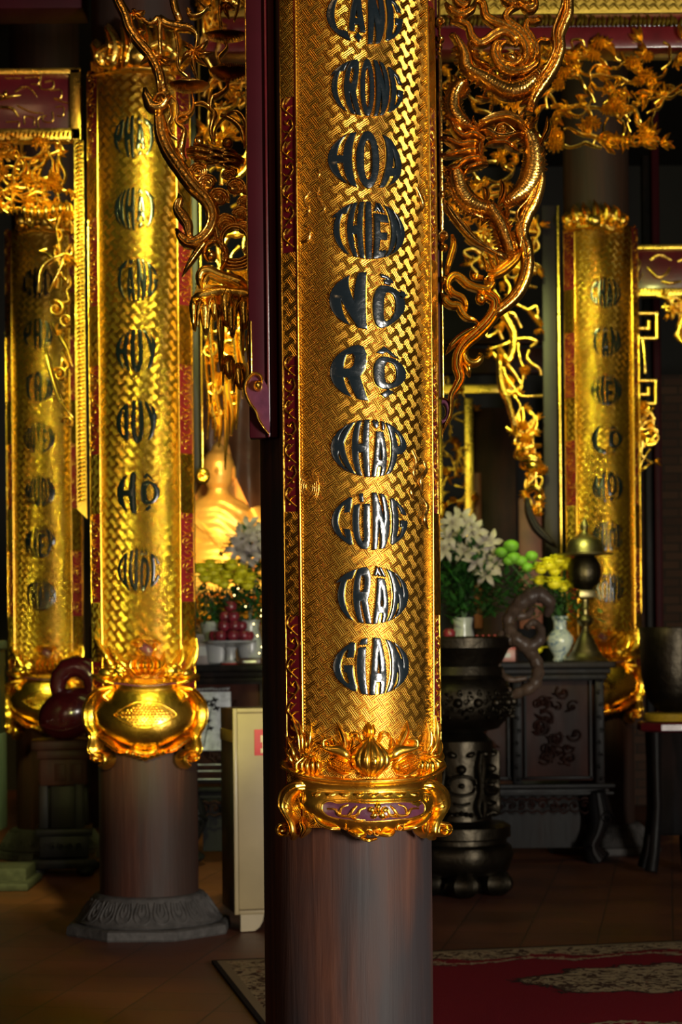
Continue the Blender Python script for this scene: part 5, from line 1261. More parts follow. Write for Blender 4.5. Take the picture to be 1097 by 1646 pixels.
# ---- statue of the Buddha under its warm light
bz = 1.05
def bpx(x, y, D=12.9): return at(x, y, D)
buc = at(352, 900, 12.9)
sh = thing('statue_dais', (buc.x, 12.95, 0), 'dark dais standing behind the altar under the seated gilded statue', 'dais', None, 'thing')
mb = MB(); mb.box((buc.x, 12.95, .68), (1.7, .9, 1.36), 0, .02); mb.build('dais_body', M_rosewood, sh)
mb = MB(); mb.lathe((buc.x, 12.95, 1.30), [(.60, .05), (.66, .10), (.60, .16), (.56, .2), (.60, .24), (.2, .25)], 48, fn=lambda a, z: 1+.04*abs(math.sin(a*9)), sy=.62); mb.build('lotus_seat', M_gold, sh)
M_statue = gold_mat('statue_gilding', (1.0, .60, .16), .36, 12, .004)
M_statue.node_tree.nodes['Principled BSDF'].inputs['Metallic'].default_value = .55
st = thing('buddha_statue', (buc.x, 12.93, 1.54), 'seated gilded statue in a draped robe glowing orange behind the yellow flowers', 'statue', None, 'thing')
mb = MB()
def prof_body(z):   # height above seat -> (half width, half depth)
    P = [(0, .50, .30), (.07, .53, .32), (.14, .48, .30), (.2, .36, .25), (.27, .27, .2), (.38, .235, .17), (.5, .25, .16), (.6, .245, .15), (.68, .17, .12), (.72, .085, .085), (.76, .07, .075), (.79, .09, .095), (.86, .108, .112), (.94, .108, .112), (1.0, .085, .09), (1.03, .05, .05), (1.06, .04, .04), (1.09, .01, .01)]
    for a, b_ in zip(P, P[1:]):
        if z <= b_[0]:
            u = (z-a[0])/(b_[0]-a[0]); return a[1]+(b_[1]-a[1])*u, a[2]+(b_[2]-a[2])*u
    return .01, .01
vs = []; nn, mm_ = 72, 110
for j in range(mm_+1):
    z = 1.09*j/mm_; hw, hd = prof_body(z)
    for i in range(nn):
        a = 2*PI*i/nn; x, y = math.cos(a), math.sin(a)
        k = 1+(.035*math.sin(z*62+x*5+abs(x)*6) if z < .66 else 0)
        vs.append((buc.x+x*hw*k, 12.93+y*hd*k, 1.54+z))
mb.add(vs, [(j*nn+i, j*nn+(i+1) % nn, (j+1)*nn+(i+1) % nn, (j+1)*nn+i) for j in range(mm_) for i in range(nn)])
mb.ball((buc.x, 12.815, 1.54+.88), (.016, .025, .03)); 
for sg in (-1, 1):
    mb.ball((buc.x+sg*.108, 12.93, 1.54+.87), (.014, .03, .055))
    mb.tube([(buc.x+sg*.24, 12.90, 1.54+.6), (buc.x+sg*.33, 12.84, 1.54+.42), (buc.x+sg*.28, 12.72, 1.54+.27), (buc.x+sg*.12, 12.64, 1.54+.2), (buc.x+sg*.02, 12.62, 1.54+.19)], [.07, .068, .06, .045, .03], 14)
    for q in range(4): mb.tube([(buc.x+sg*.05, 12.61, 1.54+.20+q*.012), (buc.x-sg*.02, 12.59, 1.54+.195+q*.012), (buc.x-sg*.05, 12.60, 1.54+.20+q*.01)], [.012, .011, .007], 8)
    mb.ball((buc.x+sg*.4, 12.85, 1.54+.07), (.2, .2, .09), 20, 12)
    mb.tube([(buc.x+sg*.5, 12.8, 1.6), (buc.x+sg*.2, 12.66, 1.60), (buc.x-sg*.2, 12.66, 1.585)], [.08, .075, .05], 14)
mb.build('body', M_statue, st)
mb = MB()
for q in range(6):
    mb.tube([(buc.x-.21+q*.02, 12.80+.02*abs(q-2), 1.54+.60-q*.03), (buc.x-.06+q*.025, 12.755, 1.54+.46-q*.035), (buc.x+.12+q*.02, 12.76, 1.54+.34-q*.03), (buc.x+.2, 12.80, 1.54+.28-q*.02)], [.012, .016, .014, .008], 8)
    mb.tube([(buc.x-.45+q*.04, 12.66, 1.54+.10-q*.012), (buc.x-.1, 12.605-.004*q, 1.54+.16-q*.024), (buc.x+.25, 12.63, 1.54+.13-q*.02), (buc.x+.45-q*.03, 12.68, 1.54+.08)], [.008, .014, .014, .008], 8)
mb.build('robe_folds', M_statue, st)
# mantle tip: tall flame-shaped aureole behind the statue
mb = MB(); f = plane_map(13.35)
M_flame = plain('gilded_aureole', (.75, .30, .05), .4, .3, 0, 10, .003, .2)
poly_plate(mb, f, [(280, 930), (283, 860), (300, 820), (330, 770), (350, 712), (359, 700), (368, 716), (380, 770), (402, 818), (430, 850), (436, 930)], -.02, .02)
mb.build('aureole', M_flame, st)
hang = plain('brown_silk', (.16, .060, .028), .55, 0, .1, 5, .02, .3)
mb = MB(); vs = []; NX, NZ = 60, 40; rnd = random.Random(5)
c0, c1 = at(280, 560, 13.9), at(560, 1296, 13.9)
for j in range(NZ+1):
    for i in range(NX+1):
        u, v = i/NX, j/NZ; x = c0.x+(c1.x-c0.x)*u; z = c0.z+(c1.z-c0.z)*v
        vs.append((x, 13.9+.03*math.sin(u*40+3*math.sin(v*5))+.025*math.sin(v*23+u*11), z))
k = len(vs); vs += [(p[0], 13.99, p[2]) for p in vs[:k]]
M = NX+1
fs = [(j*M+i, j*M+i+1, (j+1)*M+i+1, (j+1)*M+i) for j in range(NZ) for i in range(NX)]; fs += [tuple(k+q for q in f_) for f_ in fs]
mb.add(vs, fs); tag(mb.build('silk_hanging', hang), 'crumpled brown silk hanging behind the glowing statue', 'hanging')

# ---- shrine front far behind the right side
sr = thing('shrine_front', at(780, 800, 13.6), 'distant shrine doorway framed by gilded carving between the flowers and the dragon bracket', 'shrine', None, 'thing')
mb = MB(); pxbox(mb, 764, 655, 832, 1298, 13.6, .1); pxbox(mb, 700, 560, 900, 600, 13.6, .1); pxbox(mb, 700, 545, 900, 552, 13.5, .1); mb.build('dark_doors', M_rosewood, sr)
mb = MB(); pxbox(mb, 835, 800, 872, 1010, 13.8, .05); pxbox(mb, 762, 760, 775, 1010, 13.55, .05); mb.build('red_panel', plain('worn_red_panel', (.20, .05, .025), .5, 0, 0, 5, .001, .3), sr)
openwork(sr, 13.5, [(700, 600), (764, 600), (764, 880), (700, 900)], 61, 26, 22, 4, 4, leafL=12, fl_r=7)
mb = MB(); pxbox(mb, 700, 600, 712, 900, 13.45, .06); pxbox(mb, 748, 640, 762, 900, 13.45, .06); pxbox(mb, 700, 618, 835, 632, 13.45, .06); mb.build('frame', M_goldb, sr)

# ---- flowers
M_leafg = plain('flower_leaf_green', (.022, .085, .018), .45, 0, .1, 20, .002, .35)
M_yel = plain('chrysanthemum_yellow', (.62, .56, .012), .6, 0, 0, 40, .002, .2)
M_lime = plain('pompon_green', (.11, .27, .02), .6, 0, 0, 40, .002, .2)
M_lily = plain('lily_petal', (.30, .25, .24), .5, 0, 0, 20, .002, .15)
M_stem = plain('stem_green', (.03, .07, .02), .5)
def bloom(c, r, seed, flat=.6, nring=3):
    rnd = random.Random(seed); mb = MB(); mb.ball(c, (r*.55, r*.55, r*.4), 10, 6)
    for ring in range(nring):
        cnt = 13-ring*2; el = R(10+ring*28)
        for q in range(cnt):
            a = 2*PI*q/cnt+ring*.25+rnd.uniform(-.1, .1); L = r*(1-.18*ring)*rnd.uniform(.9, 1.08)
            d = Vector((math.cos(a)*math.cos(el), math.sin(a)*math.cos(el), math.sin(el)*flat+.05)); s_ = Vector((-math.sin(a), math.cos(a), 0))*r*.17
            p0 = Vector(c)+d*r*.25; p1 = Vector(c)+d*L*.75; p2 = Vector(c)+d*L+Vector((0, 0, -r*.12)); u = Vector((0, 0, r*.07))
            mb.add([p0-s_*.5, p0+s_*.5, p1+s_, p2+s_*.5, p2-s_*.5, p1-s_, (p0+p1)/2+u, (p1+p2)/2+u], [(0, 1, 2, 6), (0, 6, 5), (6, 2, 7), (6, 7, 5), (2, 3, 7), (7, 3, 4), (5, 7, 4), (1, 0, 5, 4, 3, 2)])
    return mb
def lily(c, r, seed):
    rnd = random.Random(seed); mb = MB(); ax = Vector((rnd.uniform(-.5, .5), -1, rnd.uniform(-.1, .6))).normalized()
    u = ax.cross(Vector((0, 0, 1))).normalized(); v = ax.cross(u)
    for q in range(6):
        a = 2*PI*q/6+rnd.uniform(-.15, .15); d = u*math.cos(a)+v*math.sin(a); sd = ax.cross(d)
        P = []
        for t_, o_, w_ in ((0, 0, .05), (.35, .30, .2), (.7, .34, .24), (1.0, .12, .12), (1.15, -.05, .01)):
            P += [Vector(c)+d*r*t_+ax*r*o_+sd*r*w_, Vector(c)+d*r*t_+ax*r*(o_-.06), Vector(c)+d*r*t_+ax*r*o_-sd*r*w_]
        mb.add(P, [(3*j+i, 3*j+i+1, 3*j+i+4, 3*j+i+3) for j in range(4) for i in range(2)])
    for q in range(4): mb.tube([Vector(c), Vector(c)+ax*r*.6+u*r*.12*math.cos(q*1.6)+v*r*.12*math.sin(q*1.6)], .0025, 5)
    return mb
def greens(mb, c, rx, rz, n, seed, L=.07):
    rnd = random.Random(seed); c = Vector(c)
    for i in range(n):
        p = c+Vector((rnd.gauss(0, .45)*rx, rnd.gauss(0, .4)*rx*.6, rnd.uniform(-1, 1)*rz)); a = rnd.uniform(0, 2*PI); e = rnd.uniform(-.6, .9)
        d = Vector((math.cos(a)*math.cos(e), math.sin(a)*math.cos(e), math.sin(e))); s_ = d.cross(Vector((0, 0, 1))).normalized(); l_ = L*rnd.uniform(.6, 1.3)
        n_ = d.cross(s_)*l_*.06
        mb.add([p, p+d*l_*.4+s_*l_*.16, p+d*l_, p+d*l_*.4-s_*l_*.16, p+d*l_*.45+n_], [(0, 1, 4), (1, 2, 4), (2, 3, 4), (3, 0, 4)])
# (a) yellow chrysanthemums in a pot, left
def apx(x, y, D): return at(x, y, D)
pt1 = thing('flower_pot', apx(352, 1062, 10.50), 'pale pot of yellow chrysanthemums on the altar behind the pyramid of red fruit', 'flower pot', None, 'thing')
b0 = apx(352, 1062, 10.50); M_pot = plain('pale_porcelain', (.34, .35, .36), .3, 0, .3, 8, .001, .1)
MB().lathe((b0.x, 10.50, AZ), [(.06, 0), (.075, .01), (.085, .12), (.105, .23), (.10, .24), (.09, .23)], 32).build('pot', M_pot, pt1)
mb = MB(); greens(mb, (b0.x, 10.50, AZ+.31), .24, .12, 420, 3); greens(mb, (b0.x+.16, 10.6, AZ+.36), .18, .14, 200, 4); mb.build('leaves', M_leafg, pt1)
mb = MB()
for i in range(16): mb.tube([(b0.x, 10.50, AZ+.2), (b0.x+(i-8)*.018, 10.54+.02*math.sin(i), AZ+.44)], .004, 5)
mb.build('stems', M_stem, pt1)
for i, (x, y) in enumerate([(322, 912), (338, 906), (354, 912), (372, 906), (388, 915), (402, 926), (330, 926), (348, 930), (366, 922), (384, 930), (342, 918), (360, 936), (398, 938)]):
    bloom(apx(x, y+3, 10.42+.03*(i % 3)), .068, i, 1.0).build('blossom', M_yel, pt1)
# lilies behind, left and right
def lily_vase(x, y, D, zoff, pts, label, gp, seed, wall=.24):
    b_ = apx(x, y, D); t = thing('flower_vase', (b_.x, D, AZ), label, 'flower arrangement', None, 'thing')
    MB().lathe((b_.x, D, AZ), [(.05, 0), (.06, .01), (.075, .1), (.05, .2), (.06, .25), (.05, .25)], 28).build('vase', M_pot, t)
    mb = MB()
    for (gx, gy, rx, rz, n_) in gp:
        g_ = apx(gx, gy, D); greens(mb, g_, rx, rz, n_, seed+gx, .09)
    mb.build('leaves', M_leafg, t)
    mb = MB()
    for (px_, py_) in pts[::2]: mb.tube([(b_.x, D, AZ+.22), (apx(px_, py_, D)+Vector((b_.x, D, AZ+.22)))/2+Vector((0, .02, .03)), apx(px_, py_, D)], .004, 5)
    mb.build('stems', M_stem, t)
    for i, (px_, py_) in enumerate(pts): lily(apx(px_, py_, D-.04-.02*(i % 3)), .075, seed*9+i).build('lily_bloom', M_lily, t)
lily_vase(402, 1058, 10.54, 0, [(402, 850), (412, 868), (392, 868), (418, 890), (400, 892), (384, 884), (424, 858)], 'white lilies in a vase on the altar, right of the yellow pot', [(400, 930, .16, .18, 260), (395, 880, .1, .1, 60)], 5)
lily_vase(745, 1054, 10.50, 0, [(742, 836), (722, 862), (762, 856), (772, 878), (748, 886), (712, 884), (786, 872), (764, 900), (728, 842), (796, 906), (782, 922), (755, 846)], 'tall white lilies with dense green leaves standing on the altar behind the urn', [(735, 930, .26, .2, 420), (775, 950, .2, .14, 260), (740, 890, .2, .14, 140)], 7)
# green pompons + yellow chrysanthemums in the blue-white vase
vb = apx(901, 1052, 10.38)
fv = thing('flower_vase', (vb.x, 10.38, AZ), 'blue and white vase of yellow chrysanthemums and green pompons beside the brass lamp', 'flower arrangement', None, 'thing')
def porcelain():
    m, nt, b = mat('blue_white_porcelain'); co = objco(nt)
    b.inputs['Roughness'].default_value = .15; b.inputs['Coat Weight'].default_value = .5
    nt.links.new(ramp(nt, noise(nt, 26, 4, co, .6, 1.5), [(.50, (.36, .42, .44)), (.60, (.11, .17, .28))]), b.inputs['Base Color']); return m
M_porc = porcelain()
MB().lathe((vb.x, 10.38, AZ), [(.040, 0), (.044, .008), (.036, .022), (.040, .035), (.062, .07), (.076, .105), (.074, .135), (.050, .165), (.036, .18), (.036, .215), (.048, .25), (.044, .252), (.032, .21)], 40).build('vase', M_porc, fv)
mb = MB(); greens(mb, (vb.x, 10.38, AZ+.34), .16, .10, 220, 12); greens(mb, apx(838, 950, 10.5), .22, .14, 240, 13); mb.build('leaves', M_leafg, fv)
mb = MB()
for (x, y) in ((825, 880), (830, 898), (856, 895), (806, 888), (880, 905), (910, 905), (925, 935), (870, 930)): mb.tube([(vb.x, 10.38, AZ+.2), (vb.x*.6+apx(x, y, 10.4).x*.4, 10.42, AZ+.38), apx(x, y, 10.42)], .004, 5)
mb.build('stems', M_stem, fv)
for i, (x, y, r) in enumerate([(882, 908, .06), (898, 902, .055), (914, 908, .06), (870, 916, .045), (892, 918, .05), (868, 934, .045), (892, 938, .062), (905, 945, .045), (921, 938, .05), (926, 926, .04)]):
    bloom(apx(x, y, 10.34+.03*(i % 3)), r*1.3, 40+i, 1.0).build('blossom', M_yel, fv)
for i, (x, y, r) in enumerate([(822, 878, .044), (806, 888, .036), (826, 897, .042), (838, 902, .036), (855, 894, .036), (848, 912, .034), (862, 910, .03), (818, 902, .032)]):
    mb = MB(); mb.ball(apx(x, y, 10.4), (r, r, r*.82), 24, 16, fn=lambda a, p: 1+.06*math.sin(a*12)*math.sin(p*10)); mb.build('pompon', M_lime, fv)
# yellow flower lying by the urn handle
c = apx(862, 1018, 10.3); mb = bloom((c.x, 10.3, AZ+.07), .07, 90, 1.0); tag(mb.build('loose_chrysanthemum', M_yel), 'single yellow chrysanthemum beside the gnarled urn handle', 'flower')
# ---- fruit
M_fruit = plain('dark_red_fruit', (.17, .016, .030), .30, 0, .2, 20, .001, .5)
M_redbase = plain('red_rim', (.35, .03, .02), .4)
cs = apx(371, 1062, 10.42)
ck = thing('fruit_stand', (cs.x, 10.42, AZ), 'white footed fruit stand with a red base ring on the altar', 'fruit stand', None, 'thing')
MB().lathe((cs.x, 10.42, AZ), [(.050, .008), (.052, .014), (.030, .022), (.026, .07), (.035, .095), (.10, .110), (.145, .125), (.148, .133), (.135, .130), (.03, .118)], 48, fn=lambda a, z: 1+(.02*math.sin(a*18) if z > .12 else 0)).build('plate', M_pot, ck)
MB().lathe((cs.x, 10.42, AZ), [(.056, 0), (.058, .008), (.05, .010), (.03, .010)], 36).build('base_ring', M_redbase, ck)
apple = MB().lathe((0, 0, 0), [(.002, .006), (.012, .002), (.026, .008), (.035, .025), (.034, .045), (.024, .058), (.010, .060), (.002, .054)], 20).build('fruit', M_fruit)
astem = MB().tube([(0, 0, .052), (.002, 0, .066), (.006, 0, .074)], .0018, 5)
me_st = astem
stobj = astem.build('stalk', M_brown); stobj.parent = apple
tag(apple, 'dark red fruit', 'fruit')
def put_fruit(lst, group, where, names):
    global apple
    for i, (x, y, z, s_) in enumerate(lst):
        if put_fruit.n == 0: o = apple
        else:
            o = apple.copy(); COL.objects.link(o); o.parent = None
            for ch in apple.children:
                c_ = ch.copy(); COL.objects.link(c_); c_.parent = o
        put_fruit.n += 1
        o.location = (x, y, z); o.scale = (s_,)*3; o.rotation_euler = (.12*math.sin(i*3), .12*math.cos(i*5), i*1.3)
        o['label'] = names(i, len(lst)); o['category'] = 'fruit'; o['group'] = group
put_fruit.n = 0
Z0 = AZ+.128; lst = []
for i in range(9): a = 2*PI*i/9; lst.append((cs.x+math.cos(a)*.094, 10.42+math.sin(a)*.094, Z0, 1.0))
for i in range(3): a = 2*PI*i/3+.5; lst.append((cs.x+math.cos(a)*.035, 10.42+math.sin(a)*.035, Z0, .95))
for i in range(5): a = 2*PI*i/5+.2; lst.append((cs.x+math.cos(a)*.058, 10.42+math.sin(a)*.058, Z0+.054, 1.0))
for i in range(3): a = 2*PI*i/3+1.1; lst.append((cs.x+math.cos(a)*.030, 10.42+math.sin(a)*.030, Z0+.108, 1.0))
lst.append((cs.x, 10.42, Z0+.162, 1.05))
put_fruit(lst, 'fruit heaped on the white stand', 'stand', lambda i, n: 'top red fruit crowning the heap on the white stand' if i == n-1 else 'dark red fruit in the heap on the white footed stand')
rs = apx(722, 1045, 10.35); lst = []
tr = thing('fruit_tray', (rs.x, 10.35, AZ), 'low pale tray of pink fruit on the altar behind the urn rim', 'tray', None, 'thing')
MB().lathe((rs.x, 10.35, AZ), [(.10, 0), (.105, .01), (.15, .03), (.155, .036), (.14, .032), (.02, .014)], 40).build('dish', M_pot, tr)
for i in range(9): a = 2*PI*i/9; lst.append((rs.x+math.cos(a)*.098, 10.35+math.sin(a)*.098, AZ+.024, 1.0))
for i in range(5): a = 2*PI*i/5; lst.append((rs.x+math.cos(a)*.055, 10.35+math.sin(a)*.055, AZ+.076, 1.0))
lst.append((rs.x, 10.35, AZ+.128, 1.0))
put_fruit(lst, 'fruit heaped on the low tray', 'tray', lambda i, n: 'top red fruit of the heap behind the urn rim' if i == n-1 else 'red fruit in the heap on the low tray behind the urn')
# offering boxes and bottles (blurred pink and grey shapes)
M_box1 = plain('pink_carton', (.30, .12, .12), .4, 0, 0, 5, .001, .2); M_box2 = plain('grey_wrapped_carton', (.20, .17, .17), .35, 0, .2, 9, .002, .3)
M_clear = plain('cloudy_bottle', (.30, .30, .31), .15, 0, .6, 9, .001, .1)
for (x, D, wd_, h_, m_, lab) in ((328, 10.5, .10, .17, M_box2, 'grey wrapped carton beside the white fruit stand'), (402, 10.38, .12, .035, M_brown, 'low dark box right of the white fruit stand'), (768, 10.45, .12, .10, M_box1, 'pink carton behind the urn rim under the lilies'), (808, 10.5, .14, .08, M_box1, 'wide pink carton behind the curved urn handle')):
    c = apx(x, 1060, D); t = thing('offering_box', (c.x, D, AZ), lab, 'box', None, 'thing')
    MB().box((c.x, D, AZ+h_/2), (wd_, .09, h_), 0, .004).build('carton', m_, t)
    MB().box((c.x, D, AZ+h_*.93), (wd_+.004, .094, h_*.16), 0, .003).build('lid', M_redbase if m_ is M_box1 else m_, t)
    MB().box((c.x, D-.0455, AZ+h_*.45), (wd_*.6, .002, h_*.3)).build('paper_label', M_pot, t)
bot = None
for i in range(6):
    c = apx(758+i*9.5, 1058, 10.57)
    if bot is None:
        bot = thing('water_bottle', (c.x, 10.57, AZ), 'x', 'bottle')
        MB().lathe((c.x, 10.57, AZ), [(.013, 0), (.015, .004), (.015, .10), (.013, .115), (.007, .13), (.007, .14)], 20).build('bottle_body', M_clear, bot)
        MB().lathe((c.x, 10.57, AZ), [(.0085, .135), (.0085, .152), (.006, .153)], 16).build('bottle_cap', M_redbase, bot); o = bot
    else:
        o = bot.copy(); COL.objects.link(o)
        for ch in bot.children: c_ = ch.copy(); COL.objects.link(c_); c_.parent = o
        o.location = (c.x, 10.57, AZ)
    tag(o, 'small cloudy bottle in the row behind the pink cartons', 'bottle', 'water bottles behind the cartons')
# string of tiny lights by the fruit stand
M_led = bpy.data.materials.new('tiny_lamp'); M_led.use_nodes = True
M_led.node_tree.nodes['Principled BSDF'].inputs['Emission Color'].default_value = (1, .75, .3, 1); M_led.node_tree.nodes['Principled BSDF'].inputs['Emission Strength'].default_value = 9
ls = thing('light_string', apx(420, 1062, 10.3), 'string of tiny warm lights trailing on the altar by the fruit stand', 'light string', None, 'thing')
pts = [apx(x, y, 10.33) for x, y in ((383, 946), (377, 957), (395, 975), (421, 981), (420, 990), (408, 1003), (414, 1022), (421, 1040), (417, 1050), (424, 1058))]
mb = MB(); mb.tube([Vector(p) for p in pts], .0012, 5); mb.build('wire', M_stem, ls)
for i, p in enumerate(pts): MB().ball(p, .0035, 8, 6).build('bulb', M_led, ls)

# ---- brass lamp on the altar's right end
lx = at(942, 1055, 10.3); LX = lx.x
la = thing('brass_lamp', (LX, 10.3, AZ), 'tall old brass lamp with domed hat and globe on the altar end', 'lamp', None, 'thing')
MB().lathe((LX, 10.3, AZ), [(.125, 0), (.128, .006), (.105, .02), (.092, .035), (.085, .05), (.078, .052), (.066, .08), (.055, .10), (.045, .125), (.032, .145), (.022, .16)], 48).build('bell_foot', M_brass, la)
MB().lathe((LX, 10.3, AZ), [(.018, .155), (.024, .165), (.018, .175), (.016, .19), (.038, .205), (.046, .225), (.038, .245), (.018, .26), (.016, .285), (.024, .295), (.018, .305), (.016, .34), (.03, .352)], 40).build('stem', M_brass, la)
mb = MB(); mb.box((LX, 10.3, AZ+.372), (.088, .088, .044), R(8), .006); mb.build('square_collar', M_brass, la)
mb = MB(); f_ = lambda a, z: 1+.025*math.sin(a*14+z*60)
mb.lathe((LX, 10.3, AZ), [(.03, .394), (.055, .405), (.082, .44), (.092, .48), (.088, .53), (.07, .565), (.05, .585)], 56, fn=f_); mb.build('globe', M_bronze, la)
MB().lathe((LX, 10.3, AZ), [(.05, .583), (.155, .588), (.157, .594), (.105, .600), (.098, .63), (.085, .665), (.06, .685), (.035, .695), (.022, .71)], 48).build('domed_hat', M_brass, la)
MB().lathe((LX, 10.3, AZ), [(.022, .705), (.014, .72), (.022, .735), (.026, .75), (.016, .765), (.008, .78), (.002, .79)], 28).build('finial', M_brass, la)

# ---- bronze urn on a mask-carved stand
ux = at(742, 1436, 9.0); UX = ux.x; UY = 9.05
ur = thing('incense_urn', (UX, UY, 0), 'massive dark bronze incense urn with a gnarled side handle, on a mask-carved footed base', 'incense urn', None, 'thing')
MB().lathe((UX, UY, 0), [(.16, 1.09), (.20, 1.10), (.245, 1.185), (.262, 1.19), (.265, 1.235), (.25, 1.245), (.225, 1.24), (.2, 1.15)], 72).build('rim', M_bronze, ur)
mb = MB(); mb.lathe((UX, UY, 0), [(.10, .78), (.19, .80), (.245, .86), (.262, .93), (.255, .99), (.235, 1.03), (.215, 1.045), (.225, 1.06), (.215, 1.10)], 72); bd = mb.build('bowl', M_bronze, ur)
def urnf(r0, z0):
    return lambda u, v, h: Vector((UX+math.sin(u/1000/r0)*(r0+h), UY-math.cos(u/1000/r0)*(r0+h), z0+v/1000))
mb = MB(); f = urnf(.258, .92); rnd = random.Random(9)
for u0 in range(-400, 420, 95):
    boss(mb, f, u0, 10, 24, 24, H=.03, n=14, m=4)
    for q in range(5): a = q*1.26; spiral(mb, f, u0+math.cos(a)*40, 10+math.sin(a)*44, 17, 1.2, a, w=8, H=.014, ridges=0)
    for q in range(4): leaf(mb, f, u0+48, -50+q*36, u0+48+rnd.uniform(-24, 24), -70+q*40, 16, H=.014)
mb.build('bowl_carving', M_bronze, bd)
MB().lathe((UX, UY, 0), [(.13, .34), (.155, .36), (.15, .42), (.165, .5), (.15, .58), (.165, .68), (.16, .74), (.11, .79)], 60).build('mask_stand', M_bronze, ur)
mb = MB(); f = urnf(.158, .55)
for u0 in (-330, -165, 0, 165, 330):
    boss(mb, f, u0, 60, 24, 24, H=.04); boss(mb, f, u0-42, 130, 26, 16, H=.03, rot=-.3); boss(mb, f, u0+42, 130, 26, 16, H=.03, rot=.3)
    strand(mb, f, [(u0-60, -20, 10), (u0-50, 15, 18), (u0, 28, 20), (u0+50, 15, 18), (u0+60, -20, 10)], H=.035, ridges=1)
    strand(mb, f, [(u0-60, -25, 10), (u0-45, -52, 18), (u0, -64, 20), (u0+45, -52, 18), (u0+60, -25, 10)], H=.035, ridges=1)
    boss(mb, f, u0, -18, 16, 14, H=.03)
    for sg in (-1, 1): strand(mb, f, [(u0+sg*80, 150, 14), (u0+sg*72, 60, 22), (u0+sg*82, -40, 24), (u0+sg*66, -120, 22), (u0+sg*80, -180, 12)], H=.04, ridges=1)
    for q in range(-2, 3): boss(mb, f, u0+q*22, -150-abs(q)*4, 11, 14, H=.03)
    strand(mb, f, [(u0-40, -100, 12), (u0, -112, 20), (u0+40, -100, 12)], H=.03)
mb.build('mask_carving', M_bronze, ur)
mb = MB(); mb.lathe((UX, UY, 0), [(.20, .10), (.235, .12), (.25, .16), (.262, .20), (.25, .235), (.225, .25), (.225, .27), (.245, .28), (.245, .33), (.22, .345), (.13, .35)], 72, fn=lambda a, z: 1+(.02*math.sin(a*7) if z < .25 else 0)); mb.build('base', M_bronze, ur)
for i in range(6):
    a = 2*PI*i/6; mb = MB(); c = Vector((UX+math.sin(a)*.19, UY-math.cos(a)*.19, .06)); mb.ball(c, (.085, .07, .06), 18, 12, fn=lambda a_, p_: 1+.06*math.sin(a_*8)); mb.build('foot', M_bronze, ur)
mb = MB()
def gn(pts, r):
    P = crom([(x, y, w_) for x, y, w_ in pts], 5)
    mb.tube([at(p[0], p[1], 8.98)+Vector((0, .02*math.sin(p[1]*.09), 0)) for p in P], [p[2]*8.98/FPX/2*(1+.10*math.sin(i*1.7)) for i, p in enumerate(P)], 14)
gn([(812, 1122, 12), (838, 1112, 18), (858, 1100, 20), (866, 1076, 20), (858, 1054, 22), (842, 1036, 24), (824, 1022, 22), (818, 1000, 20), (828, 980, 22), (844, 964, 26), (866, 956, 26), (884, 970, 20), (880, 990, 12)], 0)
gn([(820, 1028, 20), (804, 1030, 14), (806, 1016, 10)], 0); gn([(850, 1040, 22), (866, 1030, 20), (870, 1012, 14), (858, 1000, 12), (846, 1010, 10)], 0); gn([(832, 990, 16), (850, 988, 14), (856, 974, 12)], 0)
gn([(800, 1060, 8), (806, 1080, 10), (820, 1092, 10), (846, 1090, 8)], 0); gn([(790, 1048, 6), (792, 1074, 9), (806, 1100, 9), (820, 1110, 8)], 0)
mb.build('handle', M_driftwood, ur)

# ---- cream cabinet
cx_ = at(378, 1500, 7.86); ca = R(-17); cw_, cdp, ch_ = .46, .36, .875
cen = Vector((cx_.x, 7.86, 0))+Matrix.Rotation(ca*-1, 3, 'Z') @ Vector((0, 0, 0))
rot = Matrix.Rotation(R(13), 3, 'Z')   # front face turned a little to the right
def cp3(u, v, z): return Vector((cx_.x, 7.86, 0))+rot @ Vector((u, v, 0))+Vector((0, 0, z))
cb_ = thing('cabinet', cp3(cw_/2, cdp/2, 0), 'cream painted cabinet with a red paper notice, half hidden by the front pillar', 'cabinet', None, 'thing')
zb_, zt_ = .075, .945
def cbox(mb, u0, u1, v0, v1, z0, z1, bev=.003):
    c = cp3((u0+u1)/2, (v0+v1)/2, (z0+z1)/2); mb.box(c, (u1-u0, v1-v0, z1-z0), R(13), bev)
mb = MB(); cbox(mb, .006, cw_, .012, cdp, zb_, zt_-.004); mb.build('body', M_brown, cb_)
mb = MB(); cbox(mb, 0, .018, 0, .02, zb_, zt_); cbox(mb, .018, cw_, 0, .02, zt_-.018, zt_); cbox(mb, .018, cw_, 0, .02, zb_, zb_+.018); mb.build('front_frame', M_cream, cb_)
mb = MB(); cbox(mb, .02, cw_-.01, .008, .02, zb_+.02, zt_-.02); dd = mb.build('door', M_cream, cb_)
mb = MB(); cbox(mb, -.001, .012, .02, cdp-.02, .80, .85); mb.build('ochre_side_strip', plain('ochre_paint', (.14, .075, .008), .4), cb_)
for u in (.03, cw_-.1):
    mb = MB(); n_ = 10
    P = [(u-.005, zb_), (u+.095, zb_), (u+.09, zb_-.03), (u+.075, zb_-.055), (u+.055, zb_-.07), (u-.005, 0.004)]
    vs = [cp3(p[0], 0.0, p[1]) for p in P]+[cp3(p[0], .03, p[1]) for p in P]; k = len(P)
    mb.add(vs, [tuple(range(k)), tuple(range(2*k-1, k-1, -1))]+[(i, (i+1) % k, k+(i+1) % k, k+i) for i in range(k)]); mb.build('foot', M_cream, cb_, smooth=False)
nt_ = MB(); cbox(nt_, .092, .20, .004, .0085, .745, .855, .0005)
no = tag(nt_.build('paper_notice', plain('red_paper', (.42, .035, .05), .6, 0, 0, 14, .001, .12), None, origin=cp3(.14, .005, .8)), 'red paper notice pasted on the cream cabinet door', 'paper notice')
mb = MB()
